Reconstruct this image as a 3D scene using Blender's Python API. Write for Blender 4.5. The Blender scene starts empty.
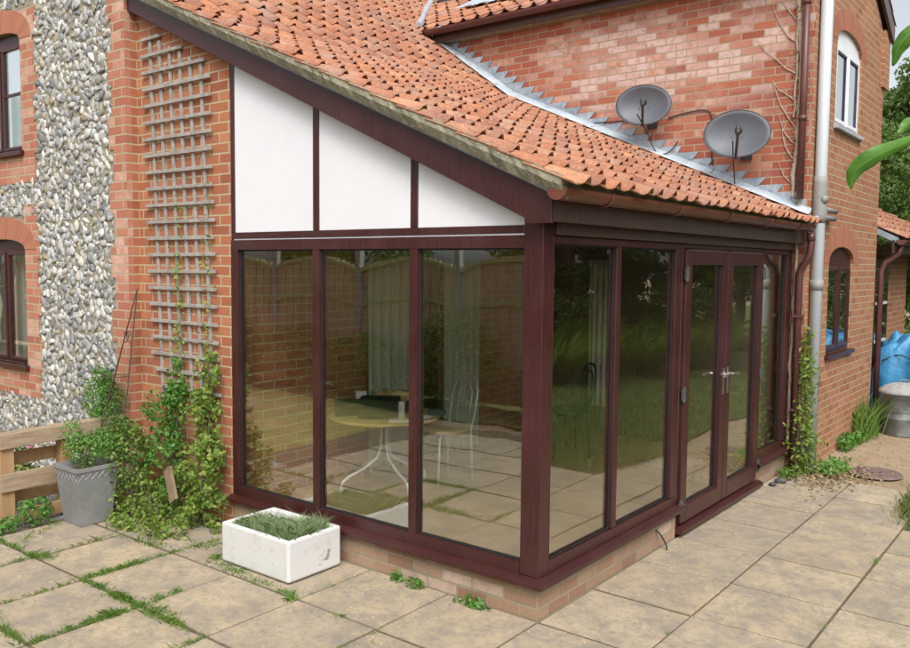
import bpy, math, random
import numpy as np
from mathutils import Vector, Matrix, Euler
rnd = random.Random(7)
npr = np.random.default_rng(11)
sc = bpy.context.scene
COL = sc.collection

# ------------------------------------------------------------------ camera
CX, CY, CZ, YAW, PIT, ROL, FPX = 2.39078587, -3.82851169, 1.96577793, -0.662679109, -0.070181022, 0.00901354919, 833.767
cd = bpy.data.cameras.new('camera'); cam = bpy.data.objects.new('camera', cd); COL.objects.link(cam)
fw = Vector((math.sin(YAW)*math.cos(PIT), math.cos(YAW)*math.cos(PIT), math.sin(PIT)))
rt = Vector((math.cos(YAW), -math.sin(YAW), 0)); up = rt.cross(fw)
r2 = rt*math.cos(ROL)+up*math.sin(ROL); u2 = -rt*math.sin(ROL)+up*math.cos(ROL)
M = Matrix((( r2.x, u2.x, -fw.x, CX), (r2.y, u2.y, -fw.y, CY), (r2.z, u2.z, -fw.z, CZ), (0, 0, 0, 1)))
cam.matrix_world = M
cd.sensor_fit = 'HORIZONTAL'; cd.sensor_width = 36; cd.lens = 36*FPX/910
cd.clip_start = 0.05; cd.clip_end = 600
cd.dof.use_dof = True; cd.dof.focus_distance = 6.0; cd.dof.aperture_fstop = 5.6
sc.camera = cam

# ------------------------------------------------------------------ sky, sun, exposure
SUN_EL, SUN_AZ = 48.0, 138.0          # azimuth measured clockwise from +Y
w = bpy.data.worlds.new('World'); sc.world = w; w.use_nodes = True
nt = w.node_tree; nt.nodes.clear()
sky = nt.nodes.new('ShaderNodeTexSky'); sky.sky_type = 'NISHITA'; sky.sun_disc = False
sky.sun_elevation = math.radians(SUN_EL); sky.sun_rotation = math.radians(SUN_AZ)
sky.dust_density = 4.0; sky.air_density = 1.0; sky.ozone_density = 1.0
bw = nt.nodes.new('ShaderNodeRGBToBW'); mx = nt.nodes.new('ShaderNodeMixRGB'); mx.inputs[0].default_value = 0.78   # cloud cover greys the sky
bg = nt.nodes.new('ShaderNodeBackground'); bg.inputs[1].default_value = 0.15
wo = nt.nodes.new('ShaderNodeOutputWorld')
nt.links.new(sky.outputs[0], bw.inputs[0]); nt.links.new(sky.outputs[0], mx.inputs[1]); nt.links.new(bw.outputs[0], mx.inputs[2])
nt.links.new(mx.outputs[0], bg.inputs[0]); nt.links.new(bg.outputs[0], wo.inputs[0])
sl = bpy.data.lights.new('sun', 'SUN'); sl.energy = 1.1; sl.angle = math.radians(26); sl.color = (1, .97, .92)
so = bpy.data.objects.new('sun', sl); COL.objects.link(so)
az, el = math.radians(SUN_AZ), math.radians(SUN_EL)
sd = Vector((math.sin(az)*math.cos(el), math.cos(az)*math.cos(el), math.sin(el)))
so.rotation_euler = sd.to_track_quat('Z', 'Y').to_euler(); so.location = (4, -6, 12)
sc.view_settings.view_transform = 'Standard'; sc.view_settings.look = 'None'
sc.view_settings.exposure = 0.88; sc.view_settings.gamma = 1; sc.view_settings.use_curve_mapping = False
sc.render.engine = 'CYCLES'
sc.cycles.use_denoising = True
try: sc.cycles.denoiser = 'OPENIMAGEDENOISE'
except Exception: pass
sc.cycles.max_bounces = 8; sc.cycles.transparent_max_bounces = 24; sc.cycles.caustics_reflective = False; sc.cycles.caustics_refractive = False

# ------------------------------------------------------------------ materials
def lin(h):
    h = h.lstrip('#'); c = [int(h[i:i+2], 16)/255 for i in (0, 2, 4)]
    return tuple(((x/12.92) if x <= .04045 else ((x+.055)/1.055)**2.4) for x in c)+(1,)
class NT:
    def __init__(s, name):
        s.m = bpy.data.materials.new(name); s.m.use_nodes = True; s.t = s.m.node_tree
        s.b = s.t.nodes['Principled BSDF']; s.out = s.t.nodes['Material Output']
    def n(s, typ, **kw):
        x = s.t.nodes.new(typ)
        for k, v in kw.items():
            if k.startswith('i_'):
                k2 = k[2:]; k2 = int(k2) if k2.isdigit() else k2.replace('_', ' ')
                x.inputs[k2].default_value = v
            else: setattr(x, k, v)
        return x
    def l(s, a, b):
        s.t.links.new(a, b)
    def ramp(s, src, stops, interp='LINEAR'):
        r = s.n('ShaderNodeValToRGB'); cr = r.color_ramp; cr.interpolation = interp
        while len(cr.elements) < len(stops): cr.elements.new(0.5)
        for e, (p, c) in zip(cr.elements, stops): e.position = p; e.color = c if len(c) == 4 else tuple(c)+(1,)
        if src is not None: s.l(src, r.inputs[0])
        return r.outputs[0]
    def coord(s, kind='Object', scale=None):
        tc = s.n('ShaderNodeTexCoord'); o = tc.outputs[kind]
        if scale is not None:
            mp = s.n('ShaderNodeMapping'); mp.inputs['Scale'].default_value = scale; s.l(o, mp.inputs[0]); o = mp.outputs[0]
        return o
    def noise(s, co, scale, detail=4, rough=.55):
        x = s.n('ShaderNodeTexNoise'); x.inputs['Scale'].default_value = scale; x.inputs['Detail'].default_value = detail; x.inputs['Roughness'].default_value = rough
        s.l(co, x.inputs['Vector']); return x.outputs[0]
    def mix(s, f, a, b, mode='MIX'):
        x = s.n('ShaderNodeMixRGB', blend_type=mode)
        for i, v in ((0, f), (1, a), (2, b)):
            if isinstance(v, (int, float)): x.inputs[i].default_value = v
            elif isinstance(v, tuple): x.inputs[i].default_value = v if len(v) == 4 else v+(1,)
            else: s.l(v, x.inputs[i])
        return x.outputs[0]
    def math(s, op, a, b=0.0):
        x = s.n('ShaderNodeMath', operation=op)
        for i, v in ((0, a), (1, b)):
            if isinstance(v, (int, float)): x.inputs[i].default_value = v
            else: s.l(v, x.inputs[i])
        return x.outputs[0]
    def bump(s, h, strength=.3, dist=.01, prev=None):
        x = s.n('ShaderNodeBump'); x.inputs['Strength'].default_value = strength; x.inputs['Distance'].default_value = dist
        s.l(h, x.inputs['Height'])
        if prev is not None: s.l(prev, x.inputs['Normal'])
        return x.outputs[0]
    def fin(s, col=None, rough=.6, normal=None, metallic=0, spec=.5):
        if col is not None:
            if isinstance(col, tuple): s.b.inputs['Base Color'].default_value = col if len(col) == 4 else col+(1,)
            else: s.l(col, s.b.inputs['Base Color'])
        if isinstance(rough, (int, float)): s.b.inputs['Roughness'].default_value = rough
        else: s.l(rough, s.b.inputs['Roughness'])
        s.b.inputs['Metallic'].default_value = metallic; s.b.inputs['Specular IOR Level'].default_value = spec
        if normal is not None: s.l(normal, s.b.inputs['Normal'])
        return s.m

def mottled(name, a, b, scale=20, rough=.6, bstr=.15, metallic=0, stretch=(1, 1, 1), spec=.5, bd=.004):
    t = NT(name); co = t.coord('Object', stretch)
    n1 = t.noise(co, scale, 6, .65)
    c = t.ramp(n1, [(.32, a), (.68, b)])
    return t.fin(c, rough, t.bump(n1, bstr, bd), metallic, spec)

def brick_mat(name, cols, mortar, efflo=0.0, patch=None, grime=.35, w_=.225, h_=.075, soldier=False):
    t = NT(name); tc = t.n('ShaderNodeTexCoord'); uv = tc.outputs['UV']
    wob = t.n('ShaderNodeTexNoise'); wob.inputs['Scale'].default_value = 9; t.l(uv, wob.inputs['Vector'])
    off = t.n('ShaderNodeVectorMath', operation='SCALE'); off.inputs['Scale'].default_value = .006; t.l(wob.outputs['Color'], off.inputs[0])
    ad = t.n('ShaderNodeVectorMath', operation='ADD'); t.l(uv, ad.inputs[0]); t.l(off.outputs[0], ad.inputs[1])
    br = t.n('ShaderNodeTexBrick'); br.offset = 0 if soldier else .5
    br.inputs['Color1'].default_value = (0, 0, 0, 1); br.inputs['Color2'].default_value = (1, 1, 1, 1); br.inputs['Mortar'].default_value = (.5, .5, .5, 1)
    br.inputs['Scale'].default_value = 1; br.inputs['Mortar Size'].default_value = .0068; br.inputs['Mortar Smooth'].default_value = .15
    br.inputs['Bias'].default_value = 0; br.inputs['Brick Width'].default_value = w_; br.inputs['Row Height'].default_value = h_
    t.l(ad.outputs[0], br.inputs['Vector'])
    k = len(cols)-1
    c = t.ramp(br.outputs['Color'], [(i/k, col) for i, col in enumerate(cols)])
    n1 = t.noise(uv, 38, 6, .7); n2 = t.noise(uv, 1.3, 4, .6); n3 = t.noise(uv, 150, 3, .6)
    c = t.mix(t.ramp(n1, [(.35, (0, 0, 0)), (.75, (.6, .6, .6))]), c, t.mix(.5, c, (.12, .05, .04)))
    c = t.mix(t.ramp(n3, [(.55, (0, 0, 0)), (.8, (.5, .5, .5))]), c, (.55, .42, .3))
    if efflo:
        sh = t.math('ADD', t.math('MULTIPLY', br.outputs['Color'], .42), t.noise(uv, .75, 3, .5))
        e = t.math('MULTIPLY', t.ramp(sh, [(.78-.06*efflo, (0, 0, 0)), (.92, (1, 1, 1))]), t.ramp(t.noise(uv, 11, 5, .7), [(.34, (.15, .15, .15)), (.6, (.95, .95, .95))]))
        c = t.mix(t.math('MULTIPLY', e, .55), c, (.66, .50, .42))
    if patch:
        sx = t.n('ShaderNodeSeparateXYZ'); t.l(uv, sx.inputs[0])
        dx = t.math('POWER', t.math('ABSOLUTE', t.math('DIVIDE', t.math('SUBTRACT', sx.outputs[0], patch[0]), patch[2])), 2.0)
        dy = t.math('POWER', t.math('ABSOLUTE', t.math('DIVIDE', t.math('SUBTRACT', sx.outputs[1], patch[1]), patch[3])), 2.0)
        rr = t.math('ADD', t.math('ADD', dx, dy), t.math('ADD', t.math('MULTIPLY', br.outputs['Color'], 1.9), t.math('MULTIPLY', n2, .5)))
        pm = t.math('MULTIPLY', t.ramp(t.math('MULTIPLY', rr, .4), [(.42, (1, 1, 1)), (.72, (0, 0, 0))]), t.ramp(t.noise(uv, 16, 5, .7), [(.30, (.35, .35, .35)), (.52, (1, 1, 1))]))
        c = t.mix(t.math('MULTIPLY', pm, .58), c, (.70, .60, .55))
    mc = t.mix(t.noise(uv, 60, 4), mortar, tuple(x*.62 for x in mortar[:3]))
    c = t.mix(br.outputs['Fac'], c, mc)
    c = t.mix(t.math('MULTIPLY', t.ramp(n2, [(.45, (0, 0, 0)), (.75, (1, 1, 1))]), grime), c, t.mix(.6, c, (.16, .11, .08)))
    h = t.math('SUBTRACT', t.math('MULTIPLY', n1, .25), br.outputs['Fac'])
    return t.fin(c, .88, t.bump(h, .7, .006), spec=.25)

BRK = [(.28, .085, .045), (.40, .14, .065), (.33, .105, .055), (.47, .19, .09), (.35, .125, .07), (.42, .155, .07)]
MORT = (.52, .42, .26)
m_brick = brick_mat('red_brick', BRK, MORT)
m_brick_red = brick_mat('weathered_red_brick', [(.25, .065, .045), (.36, .105, .058), (.30, .08, .05), (.40, .13, .07), (.27, .075, .052), (.43, .16, .085)], (.42, .32, .21), efflo=.4, grime=.15, patch=(-1.35, 4.15, 1.6, .55))
m_brick_wing = brick_mat('wing_brick', [(.30, .12, .065), (.40, .175, .09), (.35, .14, .075), (.44, .21, .11), (.37, .16, .085)], (.50, .40, .25), efflo=0, grime=.25)
m_brick_quoin = brick_mat('quoin_brick', [(.36, .12, .075), (.46, .19, .12), (.41, .15, .09), (.50, .23, .15)], (.50, .41, .27), efflo=.5, grime=.15)
m_soldier = brick_mat('arch_brick', [(.36, .12, .075), (.45, .17, .10), (.40, .14, .09)], (.40, .22, .14), w_=.075, h_=.225, soldier=True)
m_plinth = brick_mat('plinth_brick', [(.27, .15, .095), (.36, .25, .165), (.31, .18, .11), (.42, .34, .25)], (.36, .32, .23), efflo=1.2, grime=1.0)
m_mortar = mottled('lime_mortar', (.17, .15, .11), (.33, .29, .21), 25, .95, .6, bd=.012)

def rosewood(name, a=(.030, .0075, .0075), b=(.062, .0165, .015)):
    t = NT(name); tc = t.n('ShaderNodeTexCoord'); uv = tc.outputs['UV']
    mp = t.n('ShaderNodeMapping'); mp.inputs['Scale'].default_value = (70, 3, 1); t.l(uv, mp.inputs[0])
    n = t.noise(mp.outputs[0], 1, 5, .6); n2 = t.noise(t.coord('Object'), 3, 4)
    c = t.ramp(n, [(.3, a), (.7, b)])
    c = t.mix(t.ramp(n2, [(.45, (0, 0, 0)), (.8, (.25, .25, .25))]), c, (.11, .055, .05))
    return t.fin(c, t.math('ADD', t.math('MULTIPLY', n2, .2), .26), t.bump(n, .12, .001), spec=.5)
m_rose = rosewood('rosewood_foil')
m_beam = rosewood('weathered_brown_beam', (.05, .028, .022), (.09, .052, .04))
m_gutter = mottled('brown_gutter_plastic', (.105, .034, .019), (.15, .05, .027), 6, .38, .03)
m_pipebrown = mottled('brown_downpipe_plastic', (.085, .03, .028), (.12, .045, .04), 5, .42, .03)
m_grey = mottled('pale_grey_plastic', (.42, .45, .48), (.52, .55, .57), 4, .45, .04, stretch=(1, 1, .2))
m_greyd = mottled('grey_pipe_fitting', (.2, .2, .19), (.3, .3, .28), 8, .6, .05)
m_white = mottled('white_infill_board', (.66, .66, .68), (.70, .70, .71), 2, .35, .0)
m_upvc = mottled('white_window_plastic', (.7, .71, .74), (.78, .79, .8), 3, .4, .0)
m_dark = mottled('dark_void', (.012, .01, .01), (.02, .018, .016), 5, .8, .0)
m_gasket = mottled('black_rubber', (.012, .012, .012), (.02, .02, .02), 20, .6, .0)
m_chrome = mottled('brushed_steel', (.55, .55, .53), (.66, .66, .64), 30, .3, .0, metallic=1)
m_hinge = mottled('dull_metal', (.05, .045, .045), (.09, .085, .085), 30, .5, .0, metallic=.2)
m_tubegrey = mottled('silver_painted_tube', (.66, .68, .66), (.76, .78, .76), 20, .35, .0, metallic=.3)
m_tabletop = mottled('yellow_beech_top', (.55, .40, .13), (.66, .5, .2), 3, .35, .02, stretch=(1, 14, 1))
m_black = mottled('black_card', (.006, .006, .006), (.012, .012, .012), 20, .8, .02, spec=.1)
m_navy = mottled('navy_fabric', (.015, .02, .05), (.03, .035, .08), 40, .6, .05)
m_paper = mottled('white_paper', (.75, .75, .74), (.82, .82, .8), 5, .6, .0)
m_card = mottled('brown_card', (.38, .24, .1), (.45, .3, .14), 8, .7, .05)
m_greenp = mottled('dark_green_plastic', (.01, .07, .045), (.02, .1, .06), 8, .4, .0)
m_lead = None
def lead():
    t = NT('weathered_lead'); co = t.coord()
    n = t.noise(co, 6, 6, .7); n2 = t.noise(co, 45, 4)
    c = t.ramp(n, [(.3, (.17, .21, .26)), (.5, (.30, .35, .40)), (.72, (.50, .54, .57))])
    return t.fin(c, .5, t.bump(n2, .25, .004), .2)
m_lead = lead()
def leadw():
    t = NT('whitened_lead'); co = t.coord(); n = t.noise(co, 5, 6, .7)
    c = t.ramp(n, [(.3, (.30, .35, .40)), (.6, (.50, .55, .59))])
    return t.fin(c, .45, t.bump(t.noise(co, 18, 4), .4, .006), .1)
m_leadw = leadw()
def tile_mat():
    t = NT('clay_pantile'); g = t.n('ShaderNodeNewGeometry'); co = t.coord()
    c = t.ramp(g.outputs['Random Per Island'], [(0, (.31, .12, .068)), (.2, (.44, .18, .092)), (.4, (.36, .14, .072)), (.6, (.49, .23, .125)), (.8, (.27, .11, .072)), (1, (.46, .20, .105))])
    n = t.noise(co, 7, 6, .7); n2 = t.noise(co, 60, 5, .7); n3 = t.noise(co, 2.2, 5, .65)
    c = t.mix(t.ramp(n, [(.42, (0, 0, 0)), (.62, (.8, .8, .8))]), c, t.mix(.6, c, (.24, .10, .085)))
    c = t.mix(t.ramp(n2, [(.52, (0, 0, 0)), (.68, (.75, .75, .75))]), c, (.46, .36, .24))
    c = t.mix(t.ramp(n3, [(.48, (0, 0, 0)), (.72, (.6, .6, .6))]), c, (.40, .30, .24))
    c = t.mix(t.ramp(t.noise(co, 28, 5, .8), [(.56, (0, 0, 0)), (.64, (.7, .7, .7))]), c, (.14, .09, .065))
    return t.fin(c, .85, t.bump(n2, .35, .004), spec=.25)
m_tile = tile_mat()
def cement():
    t = NT('lichened_cement'); co = t.coord(); n = t.noise(co, 9, 7, .75); n2 = t.noise(co, 50, 4, .7)
    c = t.ramp(n, [(.3, (.14, .13, .09)), (.5, (.27, .25, .18)), (.7, (.37, .34, .25))])
    c = t.mix(t.ramp(n2, [(.6, (0, 0, 0)), (.68, (.9, .9, .9))]), c, (.55, .52, .45))
    return t.fin(c, .95, t.bump(n2, .7, .012), spec=.2)
m_cement = cement()
def flint():
    t = NT('flint_nodule'); g = t.n('ShaderNodeNewGeometry'); co = t.coord()
    c = t.ramp(g.outputs['Random Per Island'], [(0, (.36, .36, .36)), (.2, (.54, .53, .50)), (.34, (.30, .30, .30)), (.5, (.50, .46, .38)), (.6, (.13, .14, .16)), (.74, (.57, .55, .51)), (.88, (.17, .18, .20)), (1, (.36, .30, .19))])
    n = t.noise(co, 13, 5, .75)
    c = t.mix(t.ramp(n, [(.52, (0, 0, 0)), (.58, (.85, .85, .85))]), c, (.15, .16, .18))
    c = t.mix(t.ramp(t.noise(co, 30, 5, .7), [(.53, (0, 0, 0)), (.66, (.7, .7, .7))]), c, (.60, .58, .53))
    return t.fin(c, .6, t.bump(t.noise(co, 60, 3), .25, .004), spec=.4)
m_flint = flint()
def slab():
    t = NT('patio_slab'); g = t.n('ShaderNodeNewGeometry'); co = t.coord()
    base = t.ramp(g.outputs['Random Per Island'], [(0, (.39, .31, .205)), (.3, (.48, .39, .27)), (.6, (.37, .30, .22)), (1, (.46, .37, .245))])
    n = t.noise(co, 3.8, 8, .78); n2 = t.noise(co, 22, 6, .75); n3 = t.noise(co, 110, 5, .8); n4 = t.noise(co, 9, 6, .75)
    c = t.mix(t.ramp(n, [(.42, (0, 0, 0)), (.58, (.85, .85, .85))]), base, (.25, .22, .18))
    c = t.mix(t.ramp(n4, [(.48, (0, 0, 0)), (.68, (.8, .8, .8))]), c, (.42, .33, .20))
    c = t.mix(t.ramp(n2, [(.53, (0, 0, 0)), (.66, (.8, .8, .8))]), c, (.22, .20, .17))
    c = t.mix(t.ramp(n3, [(.62, (0, 0, 0)), (.68, (.6, .6, .6))]), c, (.20, .16, .12))
    v = t.n('ShaderNodeTexVoronoi', feature='F1'); v.inputs['Scale'].default_value = 34; t.l(co, v.inputs['Vector'])
    spots = t.math('MULTIPLY', t.ramp(v.outputs['Distance'], [(.16, (1, 1, 1)), (.34, (0, 0, 0))]), t.ramp(t.noise(co, 4.5, 5, .7), [(.53, (0, 0, 0)), (.62, (1, 1, 1))]))
    c = t.mix(t.math('MULTIPLY', spots, .55), c, (.62, .59, .52))
    return t.fin(c, .9, t.bump(n3, .6, .004, t.bump(n2, .5, .007)), spec=.2)
m_slab = slab()
m_joint = mottled('sandy_joint', (.075, .058, .035), (.17, .13, .08), 30, .95, .5)
def soil():
    t = NT('sandy_soil'); co = t.coord(); n = t.noise(co, 1.6, 7, .7); n2 = t.noise(co, 40, 6, .8); n3 = t.noise(co, 10, 5, .7)
    c = t.ramp(n, [(.3, (.27, .195, .12)), (.55, (.36, .275, .18)), (.75, (.24, .19, .13))])
    c = t.mix(t.ramp(n3, [(.5, (0, 0, 0)), (.7, (.6, .6, .6))]), c, (.42, .34, .24))
    c = t.mix(t.ramp(n2, [(.55, (0, 0, 0)), (.7, (.8, .8, .8))]), c, (.16, .12, .08))
    return t.fin(c, .95, t.bump(n2, .7, .01), spec=.2)
m_soil = soil()
def lawn():
    t = NT('lawn_turf'); co = t.coord(); n = t.noise(co, 1.2, 6, .7); n2 = t.noise(co, 60, 5, .8)
    c = t.ramp(n, [(.3, (.09, .13, .03)), (.6, (.14, .17, .05)), (.8, (.22, .19, .09))])
    c = t.mix(t.math('MULTIPLY', n2, .6), c, (.05, .08, .02))
    return t.fin(c, .95, t.bump(n2, .8, .03), spec=.2)
m_lawn = lawn()
def leafmat(name, cols, trans=.35, rough=.5):
    t = NT(name); g = t.n('ShaderNodeNewGeometry'); k = len(cols)-1
    c = t.ramp(g.outputs['Random Per Island'], [(i/k, x) for i, x in enumerate(cols)])
    c = t.mix(t.ramp(t.noise(t.coord(), 2.5, 3), [(.3, (0, 0, 0)), (.7, (.5, .5, .5))]), c, t.mix(1.0, c, (.62, .75, .6), 'MULTIPLY'))
    t.fin(c, rough, spec=.3)
    tr = t.n('ShaderNodeBsdfTranslucent'); ms = t.n('ShaderNodeMixShader'); ms.inputs[0].default_value = trans
    t.l(t.mix(1.0, c, (1.25, 1.3, .6), 'MULTIPLY'), tr.inputs[0]); t.l(t.b.outputs[0], ms.inputs[1]); t.l(tr.outputs[0], ms.inputs[2])
    t.l(ms.outputs[0], t.out.inputs[0]); return t.m
m_lf_climb = leafmat('climber_leaf', [(.12, .22, .04), (.24, .34, .07), (.15, .26, .05), (.36, .40, .10), (.18, .26, .06)])
m_lf_yellow = leafmat('yellowing_leaf', [(.20, .26, .05), (.32, .34, .07), (.13, .19, .05), (.36, .33, .10)])
m_lf_green = leafmat('bright_green_leaf', [(.08, .20, .04), (.14, .30, .06), (.11, .25, .05), (.22, .35, .08)])
m_lf_fern = leafmat('feathery_green_leaf', [(.14, .27, .06), (.20, .36, .10), (.16, .31, .07)])
m_lf_ivy = leafmat('ivy_leaf', [(.07, .15, .03), (.12, .22, .045), (.20, .28, .06)])
m_lf_lav = leafmat('grey_green_needle', [(.30, .38, .22), (.44, .52, .33), (.36, .44, .27)], .5)
m_lf_tree = leafmat('tree_leaf', [(.07, .13, .03), (.12, .19, .045), (.09, .15, .035), (.17, .22, .06)], .4)
m_lf_dark = leafmat('dark_conifer_needle', [(.035, .075, .022), (.05, .10, .03), (.07, .13, .04)], .25)
m_lf_dead = leafmat('dead_leaf', [(.28, .19, .10), (.38, .28, .16), (.2, .13, .07), (.45, .36, .22)], .1, .8)
m_blade = leafmat('grass_blade', [(.15, .27, .06), (.21, .35, .08), (.28, .38, .11)], .5)
m_lawnblade = leafmat('lawn_grass_blade', [(.13, .19, .045), (.20, .25, .07), (.27, .27, .10)], .4)
m_tall = leafmat('tall_grass_blade', [(.12, .22, .03), (.2, .3, .05), (.26, .32, .08)], .4)
m_lf_big = leafmat('broad_glossy_leaf', [(.16, .38, .06), (.22, .46, .09)], .55, .3)
m_pink = mottled('pink_petal', (.6, .2, .28), (.7, .35, .4), 20, .6, .0)
m_bark = mottled('brown_bark', (.08, .06, .045), (.16, .13, .1), 14, .9, .6, stretch=(1, 1, .2), bd=.02)
m_deadstem = mottled('dead_vine_bark', (.34, .27, .19), (.5, .42, .32), 30, .9, .6)
m_wood = mottled('rough_pale_timber', (.24, .17, .105), (.40, .31, .21), 5, .85, .3, stretch=(6, .8, 6))
m_wood2 = mottled('orange_pallet_timber', (.30, .17, .08), (.42, .27, .14), 5, .85, .3, stretch=(3, 3, .6))
m_trellis = mottled('grey_weathered_lath', (.22, .195, .17), (.37, .34, .31), 16, .9, .4, stretch=(1, 1, 1))
m_fence = mottled('fence_board', (.36, .265, .17), (.55, .43, .29), 7, .9, .4, stretch=(6, 6, .4))
m_fencerail = mottled('mossy_fence_rail', (.30, .33, .13), (.46, .44, .24), 9, .9, .3)
m_conc = mottled('grey_concrete', (.26, .26, .25), (.36, .36, .34), 20, .9, .3)
m_iron = mottled('rusty_wire', (.05, .03, .025), (.1, .06, .04), 30, .8, .1)
m_dish = mottled('grey_dish_paint', (.075, .082, .098), (.10, .108, .125), 5, .5, .05)
m_dishback = mottled('dark_grey_plastic', (.04, .04, .045), (.07, .07, .075), 20, .5, .05)
m_cable = mottled('black_cable', (.015, .015, .015), (.03, .03, .03), 20, .5, .0)
m_gravel = mottled('gravel_mulch', (.16, .15, .14), (.42, .4, .37), 45, .9, .9, bd=.02)
def galv(name='galvanised_steel'):
    t = NT(name); co = t.coord(); n = t.noise(co, 6, 6, .7); v = t.n('ShaderNodeTexVoronoi'); v.inputs['Scale'].default_value = 30; t.l(co, v.inputs['Vector'])
    c = t.ramp(n, [(.3, (.20, .225, .25)), (.7, (.29, .315, .34))]); c = t.mix(.03, c, v.outputs['Color'])
    bw_ = t.n('ShaderNodeRGBToBW'); t.l(c, bw_.inputs[0]); c = t.mix(.85, c, bw_.outputs[0])
    return t.fin(c, .5, t.bump(n, .1, .004), .25)
m_galv = galv()
m_galvold = mottled('stained_old_galvanised', (.09, .09, .085), (.30, .32, .33), 4, .55, .1, metallic=.2)
def ceramic():
    t = NT('chipped_white_glaze'); co = t.coord(); n = t.noise(co, 5, 5, .7)
    c = t.ramp(t.noise(co, 12, 6, .75), [(.52, (.62, .62, .61)), (.72, (.50, .48, .43))])
    c = t.mix(t.ramp(n, [(.655, (0, 0, 0)), (.67, (1, 1, 1))]), c, (.30, .27, .23))
    return t.fin(c, .25, t.bump(n, .05, .01))
m_ceram = ceramic()
m_tarp = mottled('blue_tarpaulin', (.03, .19, .38), (.07, .28, .5), 6, .4, .5, bd=.03)
m_manhole = mottled('rusty_iron_cover', (.13, .085, .07), (.2, .14, .12), 22, .8, .4)
def curtain_m(name, a, b):
    t = NT(name); n = t.noise(t.coord('Object', (30, 30, 1)), 1, 3); c = t.ramp(n, [(.3, a), (.7, b)])
    t.fin(c, .9, spec=.1); tr = t.n('ShaderNodeBsdfTranslucent'); ms = t.n('ShaderNodeMixShader'); ms.inputs[0].default_value = .35
    t.l(c, tr.inputs[0]); t.l(t.b.outputs[0], ms.inputs[1]); t.l(tr.outputs[0], ms.inputs[2]); t.l(ms.outputs[0], t.out.inputs[0]); return t.m
m_curtgreen = curtain_m('pale_green_curtain', (.56, .64, .50), (.68, .74, .60))
m_curtwhite = curtain_m('cream_curtain', (.80, .80, .70), (.88, .87, .80))
def glass(name, ior, tint, wav=.12):
    t = NT(name); t.t.nodes.remove(t.b)
    co = t.coord(); b = t.bump(t.noise(co, 1.6, 2, .4), wav, .02)
    ge = t.n('ShaderNodeNewGeometry'); dt = t.n('ShaderNodeVectorMath', operation='DOT_PRODUCT'); t.l(ge.outputs['Incoming'], dt.inputs[0]); t.l(ge.outputs['Normal'], dt.inputs[1])
    cs = t.math('ABSOLUTE', dt.outputs['Value']); fr5 = t.math('POWER', t.math('SUBTRACT', 1.0, cs), 5.0)
    fac = t.math('ADD', t.math('MULTIPLY', fr5, 1-ior), ior)
    g = t.n('ShaderNodeBsdfGlossy'); g.inputs['Roughness'].default_value = 0.0; g.inputs['Color'].default_value = (.95, 1, .97, 1); t.l(b, g.inputs['Normal'])
    tr = t.n('ShaderNodeBsdfTransparent'); tr.inputs[0].default_value = tint
    ms = t.n('ShaderNodeMixShader'); t.l(fac, ms.inputs[0]); t.l(tr.outputs[0], ms.inputs[1]); t.l(g.outputs[0], ms.inputs[2])
    t.l(ms.outputs[0], t.out.inputs[0]); return t.m
m_glass = glass('double_glazing', .155, (.965, .97, .955, 1))
m_glassg = glass('gable_double_glazing', .215, (.95, .955, .94, 1))
m_glass3 = glass('sky_mirroring_glass', .62, (.95, .97, .97, 1), .05)
m_glass2 = glass('old_window_glass', .30, (.95, .97, .97, 1))

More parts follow.
